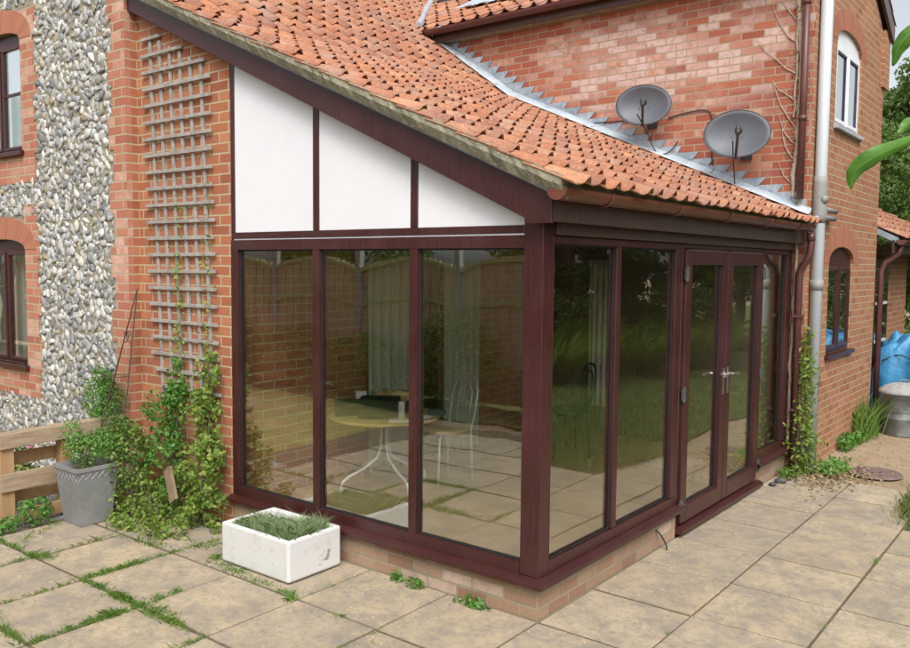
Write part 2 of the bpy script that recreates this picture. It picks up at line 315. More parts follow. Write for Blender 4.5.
# ------------------------------------------------------------------ mesh builder
class MB:
    def __init__(s): s.v = []; s.f = []; s.uv = []
    def face(s, pts, uvs=None):
        i = len(s.v); s.v += [tuple(p) for p in pts]; s.f.append(tuple(range(i, i+len(pts))))
        s.uv += list(uvs) if uvs else [(0, 0)]*len(pts)
    def poly(s, pts):            # planar face, uv in metres from dominant axis
        a, b, c = Vector(pts[0]), Vector(pts[1]), Vector(pts[2]); n = (b-a).cross(c-a)
        if n.length < 1e-12 and len(pts) > 3: n = (c-a).cross(Vector(pts[3])-a)
        ax = max(range(3), key=lambda k: abs(n[k]))
        if ax == 0: uv = [(p[1], p[2]) for p in pts]
        elif ax == 1: uv = [(p[0], p[2]) for p in pts]
        else: uv = [(p[0], p[1]) for p in pts]
        s.face(pts, uv)
    def box(s, x0, x1, y0, y1, z0, z1):
        if x0 > x1: x0, x1 = x1, x0
        if y0 > y1: y0, y1 = y1, y0
        if z0 > z1: z0, z1 = z1, z0
        P = [(x0, y0, z0), (x1, y0, z0), (x1, y1, z0), (x0, y1, z0), (x0, y0, z1), (x1, y0, z1), (x1, y1, z1), (x0, y1, z1)]
        s.solid(P)
        return s
    def solid(s, P):
        for q in ((0, 3, 2, 1), (4, 5, 6, 7), (0, 1, 5, 4), (1, 2, 6, 5), (2, 3, 7, 6), (3, 0, 4, 7)):
            s.poly([P[i] for i in q])
    def prism(s, prof, axis, a, b):      # profile of (u,w) extruded along axis from a to b
        def p(u, w_, t):
            return (t, u, w_) if axis == 0 else ((u, t, w_) if axis == 1 else (u, w_, t))
        n = len(prof)
        area = sum(prof[i][0]*prof[(i+1) % n][1]-prof[(i+1) % n][0]*prof[i][1] for i in range(n))
        pr = prof if area > 0 else prof[::-1]
        if axis == 1: pr = pr[::-1]
        s.poly([p(u, w_, a) for u, w_ in pr[::-1]]); s.poly([p(u, w_, b) for u, w_ in pr])
        for i in range(n):
            j = (i+1) % n
            s.poly([p(*pr[i], a), p(*pr[j], a), p(*pr[j], b), p(*pr[i], b)])
        return s
    def tube(s, pts, r, seg=8, cap=True):
        pts = [Vector(p) for p in pts]; rs = r if isinstance(r, (list, tuple)) else [r]*len(pts)
        base = len(s.v); prev = None; L = 0
        for i, p in enumerate(pts):
            d = (pts[min(i+1, len(pts)-1)]-pts[max(i-1, 0)]).normalized()
            if prev is None:
                a = Vector((0, 0, 1)) if abs(d.z) < .9 else Vector((1, 0, 0)); n = d.cross(a).normalized()
            else:
                n = (prev-d*prev.dot(d)).normalized()
            prev = n; bn = d.cross(n)
            for k in range(seg):
                t = 2*math.pi*k/seg; s.v.append(tuple(p+(n*math.cos(t)+bn*math.sin(t))*rs[i]))
        L = 0
        for i in range(len(pts)-1):
            l2 = L+(pts[i+1]-pts[i]).length
            for k in range(seg):
                k2 = (k+1) % seg
                s.f.append((base+i*seg+k, base+i*seg+k2, base+(i+1)*seg+k2, base+(i+1)*seg+k))
                c = 2*math.pi*r_(rs[i])/seg
                s.uv += [(k*c, L), ((k+1)*c, L), ((k+1)*c, l2), (k*c, l2)]
            L = l2
        if cap:
            s.f.append(tuple(base+k for k in range(seg))[::-1]); s.uv += [(0, 0)]*seg
            e = base+(len(pts)-1)*seg; s.f.append(tuple(e+k for k in range(seg))); s.uv += [(0, 0)]*seg
        return s
    def lathe(s, prof, c, seg=32):
        base = len(s.v)
        for (r, z) in prof:
            for k in range(seg):
                t = 2*math.pi*k/seg; s.v.append((c[0]+r*math.cos(t), c[1]+r*math.sin(t), c[2]+z))
        for i in range(len(prof)-1):
            for k in range(seg):
                k2 = (k+1) % seg; s.f.append((base+i*seg+k, base+i*seg+k2, base+(i+1)*seg+k2, base+(i+1)*seg+k)); s.uv += [(k/seg, i), ((k+1)/seg, i), ((k+1)/seg, i+1), (k/seg, i+1)]
        return s
    def build(s, name, mat, parent=None, smooth=False, bevel=0, solid=0, sub=0, loc=None):
        o = wpos(parent) if parent else Vector(loc or (0, 0, 0))
        me = bpy.data.meshes.new(name); me.from_pydata([(x-o.x, y-o.y, z-o.z) for x, y, z in s.v], [], s.f)
        ul = me.uv_layers.new(name='UVMap'); ul.data.foreach_set('uv', np.array(s.uv, dtype=np.float32).ravel())
        me.materials.append(mat)
        if smooth: me.polygons.foreach_set('use_smooth', [True]*len(me.polygons))
        ob = bpy.data.objects.new(name, me); COL.objects.link(ob)
        if parent: ob.parent = parent
        else: ob.location = o
        if (solid or smooth) and not bevel: md = ob.modifiers.new('weld', 'WELD'); md.merge_threshold = .0002
        if solid: md = ob.modifiers.new('solid', 'SOLIDIFY'); md.thickness = solid; md.offset = 0
        if bevel:
            md = ob.modifiers.new('weld', 'WELD'); md.merge_threshold = .0002
            md = ob.modifiers.new('bevel', 'BEVEL'); md.width = bevel; md.segments = 2; md.limit_method = 'ANGLE'; md.angle_limit = math.radians(50)
        if sub: md = ob.modifiers.new('sub', 'SUBSURF'); md.levels = sub; md.render_levels = sub
        return ob
def r_(x): return x
def wpos(o):
    p = Vector((0, 0, 0))
    while o is not None: p += o.location; o = o.parent
    return p
def tag(o, label=None, cat=None, group=None, kind=None):
    if label: o['label'] = label
    if cat: o['category'] = cat
    if group: o['group'] = group
    if kind: o['kind'] = kind
    return o
def thing(name, label, cat, loc=(0, 0, 0), group=None):
    o = bpy.data.objects.new(name, None); COL.objects.link(o); o.location = loc; o.empty_display_size = .1
    return tag(o, label, cat, group)
def arrmesh(name, V, F, mat, parent=None, loc=(0, 0, 0), smooth=False):
    o = wpos(parent) if parent else Vector(loc)
    V = np.asarray(V, dtype=np.float32)-np.array(o, dtype=np.float32)
    me = bpy.data.meshes.new(name); me.vertices.add(len(V)); me.vertices.foreach_set('co', V.ravel())
    F = np.asarray(F, dtype=np.int32); k = F.shape[1]
    me.loops.add(F.size); me.loops.foreach_set('vertex_index', F.ravel())
    me.polygons.add(len(F)); me.polygons.foreach_set('loop_start', np.arange(0, F.size, k, dtype=np.int32))
    me.update(calc_edges=True); me.validate(); me.materials.append(mat)
    if smooth: me.polygons.foreach_set('use_smooth', np.ones(len(me.polygons), bool))
    ob = bpy.data.objects.new(name, me); COL.objects.link(ob)
    if parent: ob.parent = parent
    else: ob.location = o
    return ob
def unit(a): return a/np.maximum(np.linalg.norm(a, axis=-1, keepdims=True), 1e-9)
def leaves(P, size, out=None, upb=.4, wid=.5, droop=.3, var=.4):
    """leaf quads folded along the midrib: base, right, tip, left"""
    n = len(P); P = np.asarray(P, float)
    nor = npr.normal(size=(n, 3)); nor[:, 2] += upb
    if out is not None: nor = nor*.7+out*1.1
    nor = unit(nor); d = unit(np.cross(nor, npr.normal(size=(n, 3)))); d[:, 2] -= droop; d = unit(d)
    s_ = unit(np.cross(d, nor)); nor = np.cross(s_, d)
    L = (size*(1+var*npr.uniform(-1, 1, n)))[:, None]
    a = P; tip = P+d*L; mid = P+d*L*.45
    v = np.stack([a, mid+s_*L*wid*.5+nor*L*.1, tip-nor*L*.08, mid-s_*L*wid*.5+nor*L*.1], 1).reshape(-1, 3)
    f = np.arange(n*4).reshape(-1, 4)
    return v, f
def blades(P, h, w_, lean=.35, out=None):
    n = len(P); P = np.asarray(P, float); H = (h*(1+.45*npr.uniform(-1, 1, n)))[:, None]
    a = npr.uniform(0, 2*np.pi, n); side = np.stack([np.cos(a), np.sin(a), np.zeros(n)], 1)*w_/2
    le = npr.normal(size=(n, 3))*lean; le[:, 2] = 0
    if out is not None: le = le*.5+out*lean*1.6
    m = P+np.array([0, 0, 1.])*H*.55+le*H*.35; t = P+np.array([0, 0, 1.])*H*.95+le*H
    v = np.stack([P-side, P+side, m+side*.8, t, m-side*.8], 1).reshape(-1, 3)
    return v, np.arange(n*5).reshape(-1, 5)
def ellips(c, r, n, shell=.45):
    d = unit(npr.normal(size=(n, 3))); rad = (shell+(1-shell)*npr.uniform(0, 1, n)**.5)[:, None]
    return np.array(c)+d*rad*np.array(r), d

# ------------------------------------------------------------------ ground
g = MB(); g.poly([(-120, -120, -.03), (120, -120, -.03), (120, 120, -.03), (-120, 120, -.03)])
tag(g.build('ground', m_soil), kind='structure')
g = MB()
lp = [(5.3, 3.17), (1.27, 3.17), (1.24, 4.05), (1.26, 4.9), (1.4, 6.6), (.9, 9.5), (1.2, 40), (45, 40), (45, -20), (5.32, -20)]
g.poly([(x, y, -.016) for x, y in lp]); tag(g.build('lawn', m_lawn), kind='structure')
g = MB(); g.poly([(-4.42, -4.1, -.0065), (5.3, -4.1, -.0065), (5.3, 3.165, -.0065), (1.262, 3.165, -.0065), (1.262, 4.41, -.0065), (-4.42, 4.45, -.0065)])
tag(g.build('patio_bedding', m_joint), kind='structure')
P = .63; pb = MB()
for i in range(-6, 8):
    for j in range(-6, 7):
        x0, y0 = i*P, j*P
        if j >= 5 and i >= 2: continue
        if x0+P <= .05 and y0 >= -.01: continue       # under the sunroom
        if x0 < -3.8 and y0 > -1.5: continue
        if i >= 7 and j > 1: continue
        gp = .0075 if x0 > -1.3 else .010
        q = rnd.uniform(-.002, .004); q2 = rnd.uniform(-.0016, .0016); q3 = rnd.uniform(-.0016, .0016)
        xs = (x0+gp+rnd.uniform(-.003, .003), x0+P-gp+rnd.uniform(-.003, .003)); ys = (y0+gp+.004+rnd.uniform(-.003, .003), y0+P-gp-.004+rnd.uniform(-.003, .003))
        zt = [q-q2-q3, q+q2-q3, q+q2+q3, q-q2+q3]
        pb.solid([(xs[0], ys[0], -.05), (xs[1], ys[0], -.05), (xs[1], ys[1], -.05), (xs[0], ys[1], -.05),
                  (xs[0], ys[0], zt[0]), (xs[1], ys[0], zt[1]), (xs[1], ys[1], zt[2]), (xs[0], ys[1], zt[3])])
pv = pb.build('patio', m_slab, bevel=.003); tag(pv, kind='structure')
g = MB(); g.poly([(-4.3, -1.55, -.006), (-5.6, -1.6, -.006), (-5.6, -.12, -.006), (-3.86, -.12, -.006), (-3.84, -1.45, -.006)])
tag(g.build('gravel_bed', m_gravel), kind='structure')
m_dry = mottled('dry_golden_lawn', (.17, .17, .045), (.34, .29, .10), 3.5, .95, .6, bd=.02)
g = MB(); g.poly([(-4.42, -4.6, -.008), (-14, -4.6, -.008), (-14, -.12, -.008), (-5.6, -.12, -.008), (-5.6, -1.6, -.008), (-4.42, -1.56, -.008)])
tag(g.build('dry_lawn', m_dry), kind='structure')
g = MB(); g.poly([(-14, -8, -.004), (12, -8, -.004), (12, -4.15, -.004), (-14, -4.65, -.004)])
tag(g.build('border_lawn', m_lawn), kind='structure')
# interior floor
g = MB(); g.box(-2.74, -.07, .05, 4.49, -.02, .10)
m_floor = mottled('terracotta_floor', (.34, .225, .115), (.44, .31, .17), 3, .35, .05)
tag(g.build('floor', m_floor), kind='structure')

# ------------------------------------------------------------------ house
house = thing('brick_and_flint_house', 'red brick and flint cottage with clay pantile roofs around the sunroom', 'house', (-4, 0, 0))
def rz(x):                       # tile surface height of the long slope
    if x > -3.25: return 2.515-.437*x
    return 2.515+.437*3.25+(-3.25-x)*.72
# flint gable wall: mortar bed with openings
FY = -.11; WX0, WX1 = -6.62, -5.66
def arch_pts(x0, x1, zs, rise, n=10, grow=0.0):
    c = (x0+x1)/2; h = (x1-x0)/2+grow; return [(c-h*math.cos(math.pi*k/n), zs+(rise+grow)*math.sin(math.pi*k/n)**.85) for k in range(n+1)]
def wall_with_window(mb, prism_axis, a, b, x0, x1, z0, z1, wins):
    # vertical strips: left of windows, right, and between; arch heads as prisms
    wx0, wx1 = wins[0][0], wins[0][1]
    def bx(u0, u1, w0, w1):
        if prism_axis == 1: mb.box(u0, u1, a, b, w0, w1)
        else: mb.box(a, b, u0, u1, w0, w1)
    bx(x0, wx0, z0, z1); bx(wx1, x1, z0, z1)
    zc = z0
    for (u0, u1, zb, zs, rise) in wins:
        bx(wx0, wx1, zc, zb)
        ap = arch_pts(u0, u1, zs, rise); zt = zs+rise+.03
        for k in range(len(ap)-1):
            (p0, q0), (p1, q1) = ap[k], ap[k+1]
            mb.prism([(p0, q0), (p1, q1), (p1, zt), (p0, zt)], prism_axis, a, b)
        zc = zt
    bx(wx0, wx1, zc, z1)
WU = (WX0, WX1, 3.0, 4.02, .10); WL = (WX0, WX1, .98, 2.08, .10)
mb = MB(); wall_with_window(mb, 1, FY+.012, .19, -7.6, -3.9, 0, 5.2, [WL, WU]); fw_ = mb.build('flint_wall', m_mortar, house)
# brick quoins and window dressings, 12 mm proud of the mortar
def quoin(mb, edge, sgn, z0, z1, y0, y1, wn=.235, ww=.345, ph=0):
    k = 0; z = z0
    while z < z1-.01:
        ww_ = ww if (k+ph) % 2 == 0 else wn
        mb.box(edge, edge+sgn*ww_, y0, y1, z, min(z+.225, z1)); z += .225; k += 1
mb = MB(); quoin(mb, -3.885, -1, 0, 5.2, FY, .15, .24, .215)
z = 0; k = 0
mbq = MB()
while z < 5.1:
    wq = .20 if k % 4 < 2 else .235
    z2 = z+.2625; wq = .195 if k % 2 == 0 else .255
    mbq.box(-3.885, -3.885-wq, FY, FY+.05, z, z2); z = z2; k += 1
mbq.build('brick_quoin', m_brick_quoin, house)
mb2 = MB(); mb2.box(-3.885-.01, -3.885, FY+.05, 0, 0, 4.35); mb2.box(-3.9, -3.889, FY+.05, .19, 0, 5.2); mb2.build('brick_return', m_brick, house)
for (w_, tops) in ((WL, 2.5), (WU, 4.45)):
    mbd = MB()
    for sgn, e in ((1, WX1), (-1, WX0)):
        z = w_[2]-.30; k = 0
        while z < tops-.2:
            wq = .235 if k % 2 == 0 else .29
            mbd.box(e, e+sgn*wq, FY, FY+.05, z, min(z+.2625, tops)); z += .2625; k += 1
    mbd.box(WX0, WX1, FY, FY+.05, w_[2]-.30, w_[2]-.045)
    mbd.build('window_dressing', m_brick_quoin, house)
    ma = MB(); n = 14
    ap = arch_pts(w_[0], w_[1], w_[3], w_[4], n); aq = arch_pts(w_[0], w_[1], w_[3]+.0, w_[4], n, .22)
    L = 0
    for k in range(n):
        a0, a1, b0, b1 = ap[k], ap[k+1], aq[k], aq[k+1]; d = math.dist(a0, a1); m_ = math.dist(b0, b1)
        u0, u1 = L, L+(d+m_)/2; L = u1
        ma.face([(a0[0], FY-.004, a0[1]), (a1[0], FY-.004, a1[1]), (b1[0], FY-.004, b1[1]), (b0[0], FY-.004, b0[1])], [(u0, .0), (u1, .0), (u1, .22), (u0, .22)])
        ma.face([(a0[0], FY-.004, a0[1]), (a0[0], FY+.05, a0[1]), (a1[0], FY+.05, a1[1]), (a1[0], FY-.004, a1[1])], [(u0, 0), (u0, .05), (u1, .05), (u1, 0)])
        ma.face([(b0[0], FY-.004, b0[1]), (b1[0], FY-.004, b1[1]), (b1[0], FY+.05, b1[1]), (b0[0], FY+.05, b0[1])], [(u0, 0), (u1, .0), (u1, .05), (u0, .05)])
    ma.build('brick_arch', m_soldier, house)
# flint nodules
def ico():
    import bmesh
    bm = bmesh.new(); bmesh.ops.create_icosphere(bm, subdivisions=2, radius=1); V = np.array([v.co[:] for v in bm.verts]); F = np.array([[v.index for v in f.verts] for f in bm.faces]); bm.free(); return V, F
IV, IF = ico()
def stone(c, r, cuts=7, flat=.8):
    V = IV*1.0
    for _ in range(cuts):
        n = unit(npr.normal(size=3)); d = npr.uniform(.38, .82); t = V@n; k = t > d; V[k] -= np.outer(t[k]-d, n)
    V = V*(1+.06*npr.normal(size=(len(V), 1)))
    a = npr.uniform(0, np.pi); ca, sa = np.cos(a), np.sin(a); q = npr.uniform(.68, 1.45)
    V = V*np.array([r*q, r*flat, r/q]); x = V[:, 0]*ca-V[:, 2]*sa; zz = V[:, 0]*sa+V[:, 2]*ca
    return np.stack([x, V[:, 1], zz], 1)+c
def inflint(x, z):
    if x > -4.10 or x < -7.5: return False
    if x > -4.16:
        if int(z/.2625) % 2 == 1: return False
    for w_, top in ((WL, 2.5), (WU, 4.45)):
        if WX0-.3 < x < WX1+.28 and w_[2]-.31 < z < top:
            if x < WX1+.255 or int((z-w_[2]+.30)/.2625) % 2 == 1: 
                # above the arch shoulders flint resumes
                if z > w_[3]+.33 - 0.0: return True
                return False
    return True
SV, SF, cnt = [], [], 0
z = .03
pts_done = []
cell = {}
def ok(x, z, r):
    cx, cz = int(x/.1+200), int(z/.1)
    for i in (-1, 0, 1):
        for j in (-1, 0, 1):
            for (a, b, q) in cell.get((cx+i, cz+j), ()):
                if (a-x)**2+(b-z)**2 < ((q+r)*.73)**2: return False
    cell.setdefault((cx, cz), []).append((x, z, r)); return True
for rr, tries in ((.046, 12000), (.038, 18000), (.030, 22000), (.020, 30000)):
    for _ in range(tries):
        x = rnd.uniform(-6.6, -4.1); z = rnd.uniform(.02, 4.75); r = rr*rnd.uniform(.88, 1.1)
        if x < -5.35 and not (inflint(x, z)): continue
        if not inflint(x, z) or not inflint(x+r*.9, z) and x > -4.2: continue
        if ok(x, z, r):
            SV.append(stone(np.array([x, FY+.010+npr.uniform(-.002, .010), z]), r*1.22, 9, .42)); SF.append(IF+cnt*len(IV)); cnt += 1
arrmesh('flint_facing', np.concatenate(SV), np.concatenate(SF), m_flint, house)
# trellis wall (brick beside the sunroom)
mb = MB(); mb.prism([(-3.889, 0), (-2.69, 0), (-2.69, 3.52), (-3.889, 4.05)], 1, 0, .19); mb.build('brick_wall', m_brick, house)
# interior face of the house, seen through the glass, with the garden-room doorway
mb = MB(); DY0, DY1 = 1.75, 2.75
mb.box(-2.95, -2.75, .19, DY0, 0, 3.6); mb.box(-2.95, -2.75, DY1, 4.5, 0, 3.6); mb.box(-2.95, -2.75, DY0, DY1, 2.1, 3.6)
mb.build('inner_brick_wall', m_brick, house)
mb = MB(); mb.box(-2.74, -.08, 4.478, 4.494, .1, 2.45); mb.build('plaster_panel', mottled('dull_ochre_plaster', (.16, .13, .08), (.21, .175, .11), 3, .9, .05), house)
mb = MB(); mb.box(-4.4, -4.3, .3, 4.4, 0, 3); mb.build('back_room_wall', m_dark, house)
# wing wall with the dishes
DYW = 4.5; WXE = .13
mb = MB(); mb.box(-5.6, WXE-.003, DYW, DYW+.2, 0, 4.86); mb.build('dish_wall', m_brick_red, house)
# wing end wall facing +x
UW = (5.30, 6.36, 3.43, 4.27, .17); LW = (5.30, 6.36, 1.07, 2.02, .18); WY1 = 7.5
mb = MB(); wall_with_window(mb, 0, WXE-.2, WXE, DYW+.004, WY1, -.03, 4.72, [LW, UW])
mb.prism([(DYW+.004, 4.72), (WY1, 4.72), (6.0, 5.62)], 0, WXE-.2, WXE); mb.build('wing_wall', m_brick_wing, house)
mb = MB(); mb.box(-5, WXE-.2, WY1-.2, WY1, 0, 4.7); mb.build('wing_back_wall', m_brick_wing, house)
for w_ in (UW, LW):
    ma = MB(); n = 12; ap = arch_pts(w_[0], w_[1], w_[3], w_[4], n); aq = arch_pts(w_[0], w_[1], w_[3], w_[4], n, .22); L = 0; X = WXE+.003
    for k in range(n):
        a0, a1, b0, b1 = ap[k], ap[k+1], aq[k], aq[k+1]; u0, u1 = L, L+(math.dist(a0, a1)+math.dist(b0, b1))/2; L = u1
        ma.face([(X, a0[0], a0[1]), (X, a1[0], a1[1]), (X, b1[0], b1[1]), (X, b0[0], b0[1])], [(u0, 0), (u1, 0), (u1, .22), (u0, .22)])
        ma.face([(X, a0[0], a0[1]), (X-.05, a0[0], a0[1]), (X-.05, a1[0], a1[1]), (X, a1[0], a1[1])], [(u0, 0), (u0, .05), (u1, .05), (u1, 0)])
    ma.build('brick_arch', m_soldier, house)
# windows of the house: frame, pane, sill
def arched_window(axis, w_, face, depth, mf, nl, sgn, name='window', sillm=None, outl=None, f=.055, s_=.05, bar=None, gl=None):
    """face: plane coordinate of the wall face, sgn: outward direction, nl: leaves"""
    u0, u1, zb, zs, rise = w_; pl = face-sgn*depth; T = .05*sgn
    def pr(mb, prof, a, b): mb.prism(prof, axis, min(a, b), max(a, b))
    def bx(mb, p0, p1, q0, q1, a, b):
        if axis == 1: mb.box(p0, p1, a, b, q0, q1)
        else: mb.box(a, b, p0, p1, q0, q1)
    fr = MB()
    bx(fr, u0, u0+f, zb, zs, pl-T, pl); bx(fr, u1-f, u1, zb, zs, pl-T, pl); bx(fr, u0+f, u1-f, zb, zb+f, pl-T, pl)
    bx(fr, u0+f, u1-f, zs-f*.9, zs, pl-T, pl)
    n = 12; ap = arch_pts(u0, u1, zs, rise, n)
    for k in range(n):
        a0, a1 = ap[k], ap[k+1]
        pr(fr, [(a0[0], zs), (a1[0], zs), (a1[0], max(a1[1], zs+.001)), (a0[0], max(a0[1], zs+.001))], pl-T, pl-.006*sgn)
    wl = (u1-u0-2*f)/nl
    for k in range(1, nl): bx(fr, u0+f+wl*k-.022, u0+f+wl*k+.022, zb+f, zs-f*.9, pl-T, pl-.001*sgn)
    fo = fr.build(name, mf, house, bevel=.004)
    for k in range(nl):
        a, b = u0+f+wl*k+(.022 if k else 0), u0+f+wl*(k+1)-(.022 if k < nl-1 else 0); ms = MB(); p1 = pl+.012*sgn
        c, d = zb+f, zs-f*.9
        bx(ms, a, a+s_, c, d, pl-T*.6, p1); bx(ms, b-s_, b, c, d, pl-T*.6, p1); bx(ms, a+s_, b-s_, c, c+s_, pl-T*.6, p1); bx(ms, a+s_, b-s_, d-s_, d, pl-T*.6, p1)
        ms.build('casement', mf, fo, bevel=.004)
        mg = MB(); bx(mg, a+s_, b-s_, c+s_, d-s_, pl-.012*sgn, pl-.006*sgn); mg.build('pane', gl or m_glass2, fo)
        if bar: mbb = MB(); bx(mbb, a+s_, b-s_, bar-.012, bar+.012, pl-.02*sgn, pl+.004*sgn); mbb.build('glazing_bar', mf, fo)
        if outl:
            ml = MB(); e = .012; q = (pl-.004*sgn, pl+.006*sgn)
            bx(ml, a+s_, a+s_+e, c+s_, d-s_, *q); bx(ml, b-s_-e*2.2, b-s_, c+s_, d-s_, *q); bx(ml, a+s_, b-s_, d-s_-e*1.6, d-s_, *q); ml.build('gasket', outl, fo)
    ml = MB(); bx(ml, u0-.04, u1+.04, zb-.045, zb, face-sgn*depth, face+.045*sgn); ml.build('sill', sillm or mf, fo, bevel=.006)
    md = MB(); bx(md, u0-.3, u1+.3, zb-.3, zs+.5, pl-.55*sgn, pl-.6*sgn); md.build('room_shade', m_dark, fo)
    return fo
m_purple = mottled('dark_purple_gasket', (.03, .02, .07), (.05, .035, .1), 10, .5, .0)
m_sillg = mottled('grey_lead_sill', (.3, .31, .33), (.42, .43, .45), 8, .5, .05)
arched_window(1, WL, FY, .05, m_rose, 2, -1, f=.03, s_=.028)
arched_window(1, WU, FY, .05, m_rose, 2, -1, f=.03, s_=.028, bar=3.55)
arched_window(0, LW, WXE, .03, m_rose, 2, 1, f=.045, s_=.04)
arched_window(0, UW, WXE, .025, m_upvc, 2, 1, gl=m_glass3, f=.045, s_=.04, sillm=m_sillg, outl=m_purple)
def curtain(x0, x1, y, z0, z1, axis, mat, name, label, amp=.025, per=.09, off=0, parent=None):
    n = max(12, int(abs(x1-x0)/per*8)); mb = MB(); nz = 6
    def P_(u, wv, z): return (u, y+wv, z) if axis == 1 else (y+wv, u, z)
    G = []
    for j in range(nz+1):
        z = z0+(z1-z0)*j/nz; row = []
        for i in range(n+1):
            u = x0+(x1-x0)*i/n; a = amp*(1.1-.35*j/nz)
            row.append(P_(u+.006*math.sin(3*z+i), a*math.sin(2*math.pi*(i/n)*abs(x1-x0)/per+.6*math.sin(i*.7)+off), z))
        G.append(row)
    for j in range(nz):
        for i in range(n): mb.face([G[j][i], G[j][i+1], G[j+1][i+1], G[j+1][i]])
    ob = mb.build(name, mat, parent, smooth=True, solid=.003)
    if label: tag(ob, label, 'curtain')
    return ob
curtain(-6.3, -5.72, FY+.2, 1.0, 2.05, 1, m_curtwhite, 'curtain', 'pale net curtain inside the lower dark framed window of the flint wall')
curtain(-6.3, -5.72, FY+.2, 3.02, 3.6, 1, m_curtgreen, 'curtain', 'pale half height curtain inside the upper dark framed window of the flint wall')

# lean-to + main roof tiles -----------------------------------------------------------
def tile_rows(rows_xz, y0, y1, skip=None, pitch=.2, ax='y', noise_=1.0, lift=.0, lap=.05, thick=.010):
    """rows_xz: list of (low point, high point) in (x,z) for each course; tile troughs run down the slope"""
    V, F = [], []; cnt = 0; ncol = int(round((y1-y0)/pitch)); N = 9
    prof = []
    for i in range(N+1):
        u = i/N
        if u < .70: h = -.014*math.sin(math.pi*u/.70)
        else: h = .038*math.sin(math.pi*(u-.70)/.30)
        prof.append((u*(pitch+.018), h))
    for (lo, hi) in rows_xz:
        sl = np.array([hi[0]-lo[0], hi[1]-lo[1]]); L = np.linalg.norm(sl); sl /= L; nn = np.array([-sl[1], sl[0]])
        if nn[1] < 0: nn = -nn
        for c in range(ncol):
            yb = y0+c*pitch
            if skip and skip((lo[0]+hi[0])/2, yb+pitch/2, (lo[1]+hi[1])/2): continue
            dl = rnd.gauss(0, .008)*noise_; dz = rnd.uniform(0, .007)*noise_; tw = rnd.gauss(0, .006)*noise_
            e0 = np.array(lo)-sl*(.012+dl)+nn*(lift+.015+dz); e1 = np.array(hi)+sl*lap+nn*(lift+.004)
            vv = []
            for k, (b, off) in enumerate(((e0, 0), (e1, 0), (e0, -thick), (e1, -thick))):
                for (py, ph) in prof:
                    if k in (1, 3) and ph > 0: ph = ph*.35
                    q = b+nn*(ph+off+tw*(py/pitch-.5))
                    vv.append((q[0], yb+py-.009, q[1]) if ax == 'y' else (yb+py-.009, q[0], q[1]))
            n1 = N+1; base = cnt; cnt += 4*n1
            for i in range(N):
                F.append((base+i, base+i+1, base+n1+i+1, base+n1+i))
                F.append((base+2*n1+i, base+3*n1+i, base+3*n1+i+1, base+2*n1+i+1))
                F.append((base+i, base+2*n1+i, base+2*n1+i+1, base+i+1))
            F.append((base, base+n1, base+3*n1, base+2*n1)); F.append((base+N, base+2*n1+N, base+3*n1+N, base+n1+N))
            V += vv
    return V, F
conserv = thing('conservatory', 'lean to sunroom with dark rosewood frames, big glass panes and pantile roof', 'conservatory', (-1.3, 2.2, 0))
def wing_z(y): return 4.93+.53*(y-4.36)
def slope_rows(x_start, x_end, g_=.235):
    rows = []; x = x_start
    while x > x_end:
        x2 = x
        for _ in range(40):
            x2 -= .01
            if math.dist((x, rz(x)), (x2, rz(x2))) >= g_: break
        rows.append(((x, rz(x)-.02), (x2, rz(x2)-.02))); x = x2
    return rows
allrows = slope_rows(.24, -7.2)
low = [r for r in allrows if r[0][0] > -3.2]; high = [r for r in allrows if r[0][0] <= -3.2]
V, F = tile_rows(low, -.165, 4.43, pitch=.1838); arrmesh('roof_tiles', V, F, m_tile, conserv, smooth=True)
def skip_main(x, y, z):
    if y < 4.35: return False
    if x > -4.42 and y > 4.35: return True
    return wing_z(y) > z+.02
V, F = tile_rows(high, -.165, 8.6, skip_main, pitch=.1838); arrmesh('main_roof_tiles', V, F, m_tile, house, smooth=True)
# roof deck
mb = MB(); mb.prism([(.10, rz(.10)-.09), (.10, rz(.10)-.05), (-3.25, rz(-3.25)-.05), (-3.25, rz(-3.25)-.09)], 1, -.07, 4.499)
m_deck = mottled('pale_ceiling_board', (.5, .48, .44), (.58, .56, .52), 3, .8, .0)
mb.build('roof_deck', m_deck, conserv)
mb = MB(); mb.prism([(-3.25, rz(-3.25)-.09), (-3.25, rz(-3.25)-.05), (-7.4, rz(-7.4)-.05), (-7.4, rz(-7.4)-.09)], 1, -.10, 4.499); mb.build('main_roof_deck', m_dark, house)
mb = MB(); mb.prism([(-5.6, rz(-5.6)-.09), (-5.6, rz(-5.6)-.05), (-7.4, rz(-7.4)-.05), (-7.4, rz(-7.4)-.09)], 1, 4.7, 8.6); mb.build('main_roof_deck', m_dark, house)
# wing roof (front slope) and back slope
rows = []; y = 4.27; z_ = wing_z(4.27)
sy = 1/math.sqrt(1+.53**2)
while y < 6.0:
    y2 = y+.27*sy; rows.append(((y, wing_z(y)), (y2, wing_z(y2)))); y = y2
def skip_wing(y, x, z): return z < rz(x)-.03 if x < -4.35 else False
V, F = tile_rows(rows, -6.6, .27, lambda yy, xx, zz: (xx < -4.45 and zz < rz(xx)-.02), ax='x'); arrmesh('wing_roof_tiles', V, [f[::-1] for f in F], m_tile, house, smooth=True)
mb = MB(); mb.prism([(4.32, wing_z(4.32)-.06), (6.0, wing_z(6)-.04), (7.62, wing_z(6)-.04-.53*1.62), (7.62, wing_z(6)-.10-.53*1.62), (6.0, wing_z(6)-.12), (4.32, wing_z(4.32)-.09)], 0, -4.45, .16); mb.build('wing_roof_deck', m_beam, house)
rows = []; y = 7.68
while y > 6.05:
    y2 = y-.27*sy; zf = lambda q: wing_z(6)-.53*(q-6.0); rows.append(((y, zf(y)), (y2, zf(y2)))); y = y2
